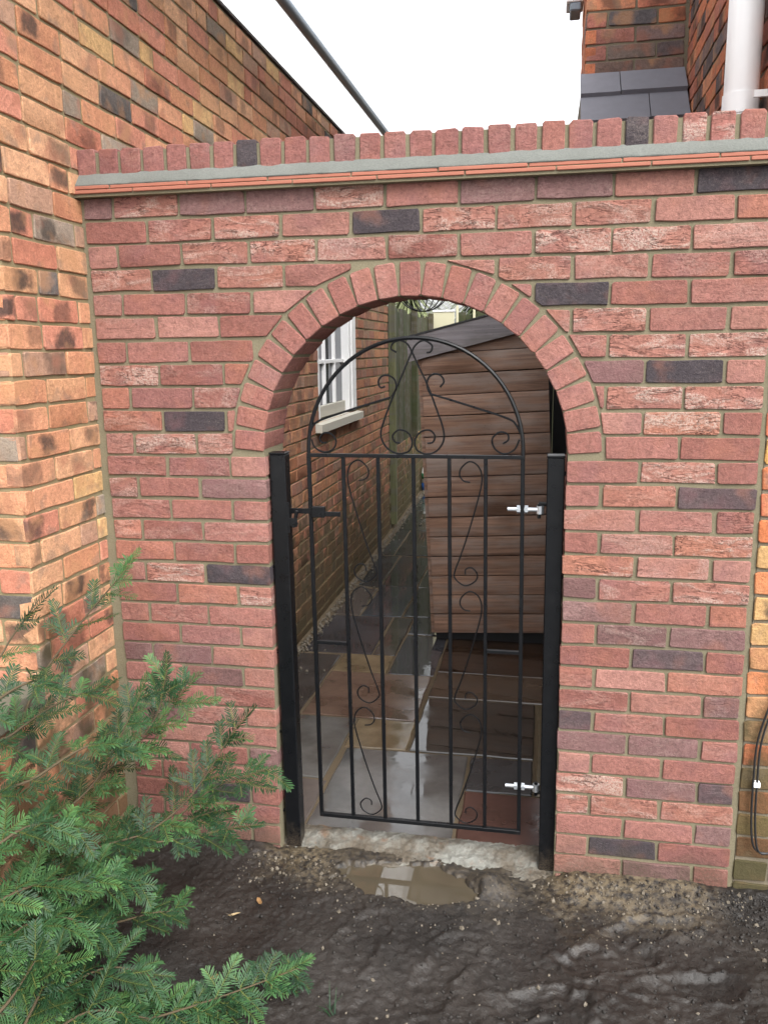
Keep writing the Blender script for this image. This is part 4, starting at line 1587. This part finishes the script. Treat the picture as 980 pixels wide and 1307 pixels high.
# ------------------------------------------------------------------ low brick wall and fence further down the alley
def build_far():
    r = random.Random(77)
    LW = empty('low_brick_wall', (0.0, 7.0, 0.05), 'low mossy brick wall under the tall fence in the alley', 'wall')
    m = MB()
    m.box(-0.22, -0.006, 5.5, 8.6, -0.2, 0.83)
    link('mortar_core', m.me('mortar_core'), M['darkmortar'], LW)
    z, k = 0.02, 0
    while z < 0.8:
        k += 1
        y = 5.505 + (0.1125 if k % 2 else 0)
        while y < 8.5:
            c = r.choice([(112, 104, 70), (120, 92, 70), (96, 98, 60), (132, 104, 84), (90, 84, 66)])
            me = brick_mesh(0.215, 0.066, 0.05, r.randrange(7), 'house_brick', 0.0026, 0.0026)
            link('brick', me, M['oldbrick'], LW, (r.uniform(-.003, .003), y + 0.1075, z + 0.038), (0, 0, math.pi / 2), (*lin(*c), 0.4))
            y += 0.225
        z += 0.0765
    F = empty('alley_fence', (0.0, 7.0, 0.83), 'tall green-stained timber fence of upright boards on the low wall', 'fence')
    y = 5.52
    while y < 8.55:
        wd = r.uniform(0.095, 0.115)
        m = MB()
        h = 2.24 + r.uniform(-0.02, 0.03)
        lx = r.uniform(-0.004, 0.004)
        m.box(-0.03 + lx, -0.012 + lx, y, y + wd, 0.835, h, 0.002)
        link('board', m.me('board'), M['fencewood'], F)
        y += wd + r.uniform(0.003, 0.010)
    for y in (5.56, 7.0, 8.4):
        m = MB()
        m.box(-0.011, 0.055, y, y + 0.07, 0.10 if y < 6 else 0.84, 2.30, 0.004)
        link('post', m.me('post', angle=30), mat_wood('pale_green_post', lin(128, 128, 92), lin(96, 98, 66), 0.8, axis=2) if y < 6 else M['fencewood'], F)
    for z in (1.0, 1.55, 2.08):
        m = MB()
        m.box(-0.075, -0.034, 5.5, 8.55, z, z + 0.05)
        link('rail', m.me('rail'), M['fencewood'], F)
    # fence across the end
    E_ = empty('end_fence', (0.9, 8.6, 0.05), 'weathered fence of upright boards across the end of the alley', 'fence')
    x = 0.35
    while x < 2.1:
        wd = r.uniform(0.11, 0.14)
        m = MB()
        m.box(x, x + wd, 8.62, 8.64, 0.05, 2.30 + r.uniform(-0.03, 0.03), 0.002)
        link('board', m.me('board'), M['fencewood'], E_)
        x += wd + 0.006
    for x in (0.335, 0.555):
        m = MB()
        m.box(x, x + 0.03, 8.575, 8.615, 0.05, 2.40, 0.004)
        link('post', m.me('post'), M['cream'], E_)
    P_ = empty('cream_panel', (0.17, 8.55, 0.05), 'cream painted board standing against the end of the tall fence', 'panel')
    m = MB(); m.box(0.035, 0.315, 8.54, 8.56, 0.1, 2.32, 0.004)
    link('sheet', m.me('sheet'), M['cream'], P_)
    m = MB(); m.box(0.03, 0.32, 8.53, 8.57, 2.322, 2.345, 0.003)
    link('top_trim', m.me('top_trim'), M['whitepaint'], P_)
    # black boards added to stand in for the shadow in the gap behind the shed
    Q = empty('shadow_gap_panel', (1.6, 4.2, 0.05), 'added dark board panel standing in for the shadow in the gap behind the shed', 'fence')
    x = 0.95
    while x < 2.1:
        m = MB()
        m.box(x, x + 0.12, 4.3, 4.32, 0.03, 1.74, 0.002)
        link('board', m.me('board'), M['roofing'], Q)
        x += 0.124
    # blue and white bottle
    B = empty('plastic_bottle', (0.10, 7.6, 0.112), 'blue and white plastic bottle with green label at the end of the alley', 'bottle')
    bx, by, bz = 0.10, 7.6, 0.112

    def lathe(prof, n=14, sx=1.0):
        m = MB()
        vs = [(bx + rr * math.cos(2 * math.pi * k / n) * sx, by + rr * math.sin(2 * math.pi * k / n) * 0.7, bz + zz) for rr, zz in prof for k in range(n)]
        fs = [(i * n + k, i * n + (k + 1) % n, (i + 1) * n + (k + 1) % n, (i + 1) * n + k) for i in range(len(prof) - 1) for k in range(n)]
        fs += [tuple(range(n))[::-1], tuple((len(prof) - 1) * n + k for k in range(n))]
        m.add(vs, fs)
        return m
    link('lower_body', lathe([(0.07, 0), (0.085, 0.01), (0.085, 0.1)]).me('lower_body', smooth=True), mat_plain('blue_plastic', lin(40, 96, 168), 0.4), B)
    link('upper_body', lathe([(0.084, 0.1), (0.084, 0.24), (0.06, 0.31), (0.03, 0.33)]).me('upper_body', smooth=True), M['whitepvc'], B)
    link('label_band', lathe([(0.0855, 0.15), (0.0855, 0.22)]).me('label_band', smooth=True), mat_plain('green_label', lin(60, 140, 96), 0.5), B)
    link('cap', lathe([(0.026, 0.33), (0.026, 0.37)]).me('cap', smooth=True), mat_plain('blue_cap', lin(40, 96, 168), 0.4), B)
    # black wire bracket hanging behind the crown of the arch
    H = empty('hanging_basket', (0.36, 5.3, 2.19), 'black wire hanging basket seen just under the crown of the arch', 'basket')
    bb = Vector((0.37, 5.3, 2.42))
    m = MB(); m.tube([bb + Vector((0.25 * math.cos(a), 0.25 * math.sin(a), 0)) for a in [2 * math.pi * k / 28 for k in range(28)]], 0.006, 6, closed=True)
    link('rim', m.me('rim', smooth=True), M['black'], H)
    for k in range(5):
        a = math.pi * k / 5
        m = MB()
        m.tube([bb + Vector((0.25 * math.cos(t) * math.cos(a), 0.25 * math.cos(t) * math.sin(a), -0.23 * math.sin(t))) for t in [math.pi * i / 16 for i in range(17)]], 0.0055, 6)
        link('wire', m.me('wire', smooth=True), M['black'], H)
    m = MB(); m.tube([(0.0, 5.3, 2.95), (0.37, 5.3, 2.95)], 0.008, 6); m.tube([(0.0, 5.3, 2.7), (0.25, 5.3, 2.95)], 0.006, 6)
    for k in range(3):
        a = 2 * math.pi * k / 3
        m.tube([(0.37, 5.3, 2.95), tuple(bb + Vector((0.25 * math.cos(a), 0.25 * math.sin(a), 0)))], 0.003, 5)
    link('bracket', m.me('bracket', smooth=True), M['black'], H)


build_far()


# ------------------------------------------------------------------ vegetation
def colour_attr(me, cols):
    at = me.color_attributes.new('Col', 'FLOAT_COLOR', 'POINT')
    at.data.foreach_set('color', np.array(cols, np.float32).ravel())


def shoot_mesh(seed, length):
    """one flat yew spray along +x: a leader with side shoots, needles in two ranks"""
    r = random.Random(seed)
    vs, fs, cs = [], [], []

    def add(v, f, c):
        b = len(vs)
        vs.extend(v); cs.extend(c)
        fs.extend([tuple(b + i for i in q) for q in f])

    def twig(o, d0, yv, length, young):
        bend = r.uniform(-0.3, 0.3)
        droop = r.uniform(0.0, 0.4)
        zv0 = d0.cross(yv).normalized()
        N = 6
        axis = lambda t: o + d0 * length * t + yv * (bend * length * t * t * 0.5) - zv0 * (droop * length * t * t * 0.5)
        for i in range(N):
            a, b = axis(i / N), axis((i + 1) / N)
            r0, r1 = 0.0015 * (1 - 0.6 * i / N), 0.0015 * (1 - 0.6 * (i + 1) / N)
            v = [a + yv * r0, a - yv * r0 * .5 + zv0 * r0, a - yv * r0 * .5 - zv0 * r0, b + yv * r1, b - yv * r1 * .5 + zv0 * r1, b - yv * r1 * .5 - zv0 * r1]
            add(v, [(0, 1, 4, 3), (1, 2, 5, 4), (2, 0, 3, 5)], [(0.3, 1, 0.7, 1)] * 6)
        n = max(5, int(length / 0.0062))
        for i in range(n):
            t = (i + 0.5) / n
            base = axis(t)
            env = min(1.0, 0.5 + 2.4 * t) * min(1.0, 0.42 + 3.0 * (1 - t))
            for s in (-1, 1):
                L = 0.028 * env * r.uniform(0.82, 1.15)
                an = math.radians(64 - 26 * t + r.uniform(-8, 8))
                d = (d0 * math.cos(an) + yv * (s * math.sin(an)) + zv0 * (r.uniform(-0.08, 0.34))).normalized()
                wv = d.cross(zv0).normalized() * 0.0019
                mid = base + d * L * 0.45 + zv0 * 0.0014
                m2 = base + d * L * 0.8 + zv0 * 0.0006
                tip = base + d * L - zv0 * (0.004 * r.random())
                q = [base - wv * 0.5, base + wv * 0.5, mid + wv, mid - wv, m2 + wv * 0.75, m2 - wv * 0.75, tip]
                k = r.random()
                g = young * (0.25 + 0.6 * t)
                cc = [(g, 0.25, k, 1)] * 2 + [(g, 0, k, 1)] * 2 + [(g + 0.1, 0, k, 1)] * 2 + [(g + 0.25, 0, k, 1)]
                add(q, [(0, 1, 2, 3), (3, 2, 4, 5), (5, 4, 6)], cc)

    X, Y = Vector((1, 0, 0)), Vector((0, 1, 0))
    twig(Vector((0, 0, 0)), X, Y, length, r.uniform(0.3, 1.0))
    sd_ = r.choice([-1, 1])
    for k in range(r.choice([0, 1, 1, 2, 2])):
        t = 0.12 + 0.2 * k + r.uniform(-.04, .04)
        if t > 0.75: break
        an = sd_ * math.radians(r.uniform(42, 60))
        sd_ = -sd_
        d = Vector((math.cos(an), math.sin(an), r.uniform(-.25, .1))).normalized()
        y = Vector((-math.sin(an), math.cos(an), 0))
        twig(Vector((length * t, 0, 0)), d, y, length * r.uniform(0.38, 0.62) * (1 - 0.3 * t), r.uniform(0.3, 1.0))
    me = mesh('shoot', vs, fs)
    colour_attr(me, cs)
    me.materials.append(M['needle'])
    return me


BR = [
  [(-0.095, -0.75, 0.294), (0.131, -0.6, 0.501), (0.332, -0.42, 0.706), (0.378, -0.35, 0.89)],
  [(-0.068, -0.8, 0.208), (0.156, -0.62, 0.362), (0.35, -0.45, 0.381), (0.526, -0.35, 0.415)],
  [(0.037, -0.65, 0.265), (0.268, -0.5, 0.35), (0.437, -0.4, 0.467), (0.589, -0.3, 0.706)],
  [(-0.12, -0.7, 0.609), (0.03, -0.55, 0.843), (0.122, -0.42, 1.023), (0.271, -0.32, 1.213)],
  [(-0.071, -0.75, 0.899), (-0.008, -0.65, 1.024), (0.107, -0.58, 1.158)],
  [(0.043, -0.95, 0.198), (0.23, -0.8, 0.248), (0.412, -0.65, 0.242), (0.481, -0.6, 0.224)],
  [(0.11, -1.0, 0.063), (0.436, -0.9, 0.095), (0.636, -0.8, 0.111), (0.881, -0.68, 0.159)],
  [(0.046, -0.9, 0.533), (0.167, -0.8, 0.576), (0.254, -0.62, 0.624), (0.371, -0.5, 0.88)],
  [(0.113, -1.05, 0.156), (0.273, -0.95, 0.208), (0.396, -0.85, 0.226), (0.515, -0.8, 0.166)],
  [(-0.015, -0.85, 0.725), (0.076, -0.7, 0.806), (0.178, -0.58, 0.866), (0.257, -0.5, 0.862)],
  [(0.098, -0.95, 0.66), (0.207, -0.8, 0.74), (0.301, -0.68, 0.779), (0.375, -0.58, 0.724)],
  [(0.148, -1.05, 0.451), (0.237, -0.95, 0.511), (0.318, -0.8, 0.452), (0.435, -0.7, 0.385)],
  [(0.211, -1.15, 0.177), (0.335, -1.05, 0.192), (0.423, -0.98, 0.211), (0.527, -0.9, 0.134)],
  [(0.175, -1.1, 0.365), (0.24, -1.0, 0.426), (0.297, -0.92, 0.418), (0.383, -0.85, 0.342)],
  [(0.164, -1.05, 0.582), (0.23, -0.98, 0.671), (0.286, -0.9, 0.671), (0.343, -0.82, 0.606)],
  [(0.237, -0.45, 0.635), (0.337, -0.38, 0.687), (0.44, -0.32, 0.844)],
  [(0.417, -0.42, 0.423), (0.518, -0.37, 0.498), (0.687, -0.3, 0.546)],
  [(0.373, -0.5, 0.374), (0.461, -0.44, 0.365), (0.62, -0.38, 0.388)],
  [(0.08, -0.95, 0.872), (0.127, -0.85, 0.957), (0.197, -0.78, 0.997), (0.223, -0.7, 0.962)],
  [(0.244, -1.2, 0.146), (0.3, -1.12, 0.229), (0.35, -1.05, 0.349), (0.366, -1.0, 0.399)],
  [(0.35, -0.95, 0.08), (0.519, -0.85, 0.07), (0.716, -0.78, 0.09)],
  [(0.218, -1.2, 0.269), (0.275, -1.1, 0.315), (0.335, -1.05, 0.412)],
]


def build_shrub():
    r = random.Random(15)
    S = empty('yew_shrub', (0.12, -1.0, 0.04), 'dark green yew shrub with flat needle sprays in the lower left corner', 'shrub')
    protos = [shoot_mesh(100 + i, L) for i, L in enumerate((0.07, 0.08, 0.09, 0.10, 0.115, 0.13, 0.145, 0.16))]
    lens = (0.07, 0.08, 0.09, 0.10, 0.115, 0.13, 0.145, 0.16)
    count = 0
    for bi, B in enumerate(BR):
        B = [(max(x, 0.03), y, z) for x, y, z in B]
        if bi not in (15, 16, 17):
            B = [(0.11 + r.uniform(-.03, .03), -1.02 + r.uniform(-.05, .05), min(0.06 + r.uniform(0, .1), B[0][2]))] + B if bi < 19 else B
        P = spline(B, 8)
        m = MB()
        m.tube(P, 0.006 if bi not in (15, 16, 17) else 0.0032, 6, taper=0.28)
        link('branch', m.me('branch', smooth=True), M['bark'], S)
        # shoots along the outer part
        tot = len(P)
        start = 8 if bi not in (15, 16, 17) else 2
        ds = 0.0
        side = 1
        for i in range(start, tot - 1):
            ds += (P[i] - P[i - 1]).length
            if ds < (0.055 if bi in (3, 4, 9, 18) else 0.032): continue
            ds = 0
            t = (P[i + 1] - P[i - 1]).normalized()
            for rep in range(2 if (bi in (5, 6, 8, 11, 12, 13, 19, 20, 21) and i % 2) else 1):
                side = -side
                frac = i / tot
                k = r.choice([2, 3, 4, 5, 6]) if frac < 0.8 else r.choice([0, 1, 2, 3])
                nrm = Vector((r.uniform(-.35, .35) + 0.15, r.uniform(-.7, -.1), 1.0)).normalized()
                lat = nrm.cross(t).normalized()
                d = (t * math.cos(math.radians(r.uniform(38, 62))) + lat * side * 0.75 + Vector((0, 0, r.uniform(-.15, .25)))).normalized()
                yv = nrm.cross(d).normalized()
                zv = d.cross(yv).normalized()
                Rm = Matrix((d, yv, zv)).transposed()
                if (P[i] + d * lens[k]).x < 0.012: continue
                if (P[i] + d * lens[k]).y > -0.02: continue
                link('shoot', protos[k], None, S, P[i], Rm.to_euler())
                count += 1
        t = (P[-1] - P[-3]).normalized()
        for k in (r.choice([5, 6, 7]),):
            nrm = Vector((r.uniform(-.2, .2), -0.45, 1)).normalized()
            yv = nrm.cross(t).normalized()
            zv = t.cross(yv).normalized()
            link('shoot', protos[k], None, S, P[-1] - t * 0.11, Matrix((t, yv, zv)).transposed().to_euler())
            count += 1
    # a few brown dead tips
    dead = protos[0].copy()
    dead.materials.clear()
    dead.materials.append(mat_plain('dead_needles', lin(112, 82, 56), 0.8, 0.25, 30, 0.0))
    for (x, y, z) in ((0.12, -0.72, 0.72), (0.18, -0.86, 0.40), (0.16, -0.9, 0.56)):
        link('dead_tip', dead, None, S, (x, y, z), (r.uniform(-.6, .6), r.uniform(-.5, .5), r.uniform(-1.5, 1.0)))
    print('shoots', count)


build_shrub()


def build_far_plants():
    r = random.Random(61)
    # strap-leaved palm behind the end fence
    for (px, py, pz, h, n, lab) in ((-0.45, 9.6, 0.0, 2.75, 420, 'pale strap-leaved palm behind the fence left of the arch crown'), (0.55, 9.9, 0.0, 2.7, 420, 'pale strap-leaved palm rising behind the cream panel')):
        T = empty('palm', (px, py, pz), lab, 'palm', 'palms behind the end fence')
        m = MB(); m.tube([(px, py, pz), (px + 0.03, py, pz + h * 0.5), (px, py, pz + h)], 0.09, 8, taper=0.6)
        link('trunk', m.me('trunk', smooth=True), M['bark'], T)
        vs, fs, cs = [], [], []
        for i in range(n):
            a = r.uniform(0, 2 * math.pi)
            el = r.uniform(-0.9, 1.35)
            L = r.uniform(0.6, 1.0)
            d = Vector((math.cos(a) * math.cos(el), math.sin(a) * math.cos(el), math.sin(el)))
            sd_ = d.cross(Vector((0, 0, 1))).normalized() * 0.016
            b = len(vs)
            o = Vector((px, py, pz + h - r.uniform(0, 0.4)))
            for k in range(6):
                t = k / 5
                p = o + d * L * t + Vector((0, 0, -0.45 * L * t * t * (1.2 - abs(el) * 0.4)))
                wv = sd_ * (1 - t * 0.9)
                vs += [p - wv, p + wv]
                kk = r.random()
                cs += [(t, 0, kk, 1)] * 2
            for k in range(5):
                fs.append((b + 2 * k, b + 2 * k + 1, b + 2 * k + 3, b + 2 * k + 2))
        me = mesh('crown', vs, fs)
        colour_attr(me, cs)
        link('crown', me, M['leaf_far'], T)
    # blue-grey conifer further right
    T = empty('conifer_tree', (1.6, 11.5, 0), 'blue-grey conifer showing over the shed roof', 'tree')
    m = MB(); m.tube([(1.6, 11.5, 0), (1.6, 11.5, 2.9)], 0.09, 8, taper=0.3)
    link('trunk', m.me('trunk', smooth=True), M['bark'], T)
    vs, fs, cs = [], [], []
    for i in range(5000):
        z = r.uniform(0.5, 2.95)
        rad = 0.85 * (1 - (z / 3.0) ** 2) ** 0.5 + 0.1
        a = r.uniform(0, 6.283)
        q = rad * (0.45 + 0.55 * r.random() ** 0.5) * (0.8 + 0.2 * math.sin(a * 5 + z * 7))
        p = Vector((1.6 + q * math.cos(a), 11.5 + q * math.sin(a), z))
        d = Vector((math.cos(a), math.sin(a), r.uniform(-0.3, 0.6))).normalized()
        s = d.cross(Vector((r.uniform(-1, 1), r.uniform(-1, 1), 1))).normalized()
        L = r.uniform(0.05, 0.1)
        b = len(vs)
        vs += [p - s * 0.01, p + s * 0.01, p + d * L]
        cs += [(r.random(), 0, r.random(), 1)] * 3
        fs.append((b, b + 1, b + 2))
    me = mesh('crown', vs, fs)
    colour_attr(me, cs)
    link('crown', me, M['conifer_far'], T)


build_far_plants()


# ------------------------------------------------------------------ small things on the mud
_gx, _gy = np.arange(0.2, 2.62, 0.004), np.arange(-1.0, 0.0, 0.004)
_GZ = ground_z(*np.meshgrid(_gx, _gy))


def gz(x, y):
    i = min(len(_gx) - 1, max(0, int(round((x - 0.2) / 0.004))))
    j = min(len(_gy) - 1, max(0, int(round((y + 1.0) / 0.004))))
    return float(_GZ[j, i])


def build_litter():
    r = random.Random(91)
    ico = [(0, 0, 1), (0.9, 0, 0.25), (0.28, 0.85, 0.1), (-0.72, 0.53, 0.3), (-0.72, -0.53, 0.15), (0.28, -0.85, 0.2), (0.1, 0, -0.8)]
    icf = [(0, 1, 2), (0, 2, 3), (0, 3, 4), (0, 4, 5), (0, 5, 1), (6, 2, 1), (6, 3, 2), (6, 4, 3), (6, 5, 4), (6, 1, 5)]
    m = MB()
    for i in range(900):
        u = r.random()
        if u < 0.4: x, y = r.uniform(1.5, 2.2), -0.02 - abs(r.gauss(0, 0.12))
        elif u < 0.55: x, y = r.uniform(0.5, 0.85), -0.04 - abs(r.gauss(0, 0.09))
        elif u < 0.7: x, y = r.uniform(0.8, 1.5), -0.12 - abs(r.gauss(0, 0.1))
        else: x, y = r.uniform(0.4, 2.4), r.uniform(-0.95, -0.05)
        s = r.uniform(0.0015, 0.0045) if r.random() < 0.9 else r.uniform(0.005, 0.011)
        E = Euler((r.random() * 6, r.random() * 6, r.random() * 6)).to_matrix()
        z = gz(x, y) + s * 0.3
        m.add([E @ Vector((a * s, b * s * r.uniform(0.6, 1.2), c * s * 0.8)) + Vector((x, y, z)) for a, b, c in ico], icf)
    tag(link('mud_grit', m.me('mud_grit'), M['stone']), 'small stones and mortar crumbs scattered over the mud', 'grit', kind='stuff')
    # clods of mud
    m = MB()
    for i in range(7000):
        x, y = r.uniform(0.3, 2.5), r.uniform(-0.95, -0.03)
        if r.random() < 0.35: x, y = r.uniform(1.85, 2.4), -abs(r.gauss(0.05, 0.1)) - 0.02
        if 0.8 < x < 1.33 and y > -0.24: continue
        if x > 1.5 and x < 2.1 and y > -0.2 and r.random() < 0.75: continue
        s = r.uniform(0.0015, 0.004) if r.random() < 0.85 else r.uniform(0.004, 0.010)
        E = Euler((r.random() * 6, r.random() * 6, r.random() * 6)).to_matrix()
        z = gz(x, y) + s * 0.1
        m.add([E @ Vector((a * s * r.uniform(.7, 1.3), b * s * r.uniform(0.6, 1.2), c * s * 0.7)) + Vector((x, y, z)) for a, b, c in ico], icf)
    tag(link('mud_clods', m.me('mud_clods', smooth=True), M['mud']), 'crumbled clods of dark mud on the ground', 'mud', kind='stuff')
    # dry leaves and twigs
    for i, (x, y, lab) in enumerate(((0.62, -0.30, 'curled brown dead leaf on the mud left of the gate'), (0.56, -0.37, 'pale dead leaf on the mud beside the yew shrub'), (0.60, -0.66, 'small orange dead leaf on the mud in the lower left'))):
        z = gz(x, y) + 0.006
        a = r.uniform(0, 6)
        m = MB()
        pts = [(-0.02, 0, 0.002), (-0.008, 0.007, 0.004), (0.012, 0.006, 0.003), (0.022, 0, 0.007), (0.012, -0.006, 0.004), (-0.008, -0.007, 0.003), (0, 0, -0.001)]
        m.add(pts, [(0, 6, 1), (1, 6, 2), (2, 6, 3), (3, 6, 4), (4, 6, 5), (5, 6, 0)])
        o = link('dead_leaf', m.me('dead_leaf'), mat_plain('dead_leaf', lin(*((170, 130, 84), (196, 172, 130), (204, 138, 70))[i]), 0.7), None, (x, y, z), (0.2, 0.1, a))
        tag(o, lab, 'leaf', 'dead leaves on the mud')
    for (x, y, lab, n) in ((0.97, -0.72, 'tuft of thin green grass blades in the mud near the bottom edge', 7), (0.86, -0.60, 'short green seedling blades beside the yew tips', 4)):
        z = gz(x, y)
        vs, fs, cs = [], [], []
        for k in range(n):
            a, L = r.uniform(0, 6), r.uniform(0.03, 0.07)
            o = Vector((x + r.uniform(-.015, .015), y + r.uniform(-.015, .015), z - 0.003))
            d = Vector((math.cos(a) * 0.5, math.sin(a) * 0.5, 1)).normalized()
            s = Vector((-math.sin(a), math.cos(a), 0)) * 0.0025
            b = len(vs)
            for q in range(4):
                t = q / 3
                p = o + d * L * t + Vector((math.cos(a), math.sin(a), -0.3)) * 0.02 * t * t
                vs += [p - s * (1 - t * .9), p + s * (1 - t * .9)]
                cs += [(t, 0, 0.6, 1)] * 2
            fs += [(b + 2 * q, b + 2 * q + 1, b + 2 * q + 3, b + 2 * q + 2) for q in range(3)]
        me = mesh('grass_tuft', vs, fs)
        colour_attr(me, cs)
        tag(link('grass_tuft', me, M['needle']), lab, 'grass')


build_litter()
print('objects', len(bpy.data.objects))
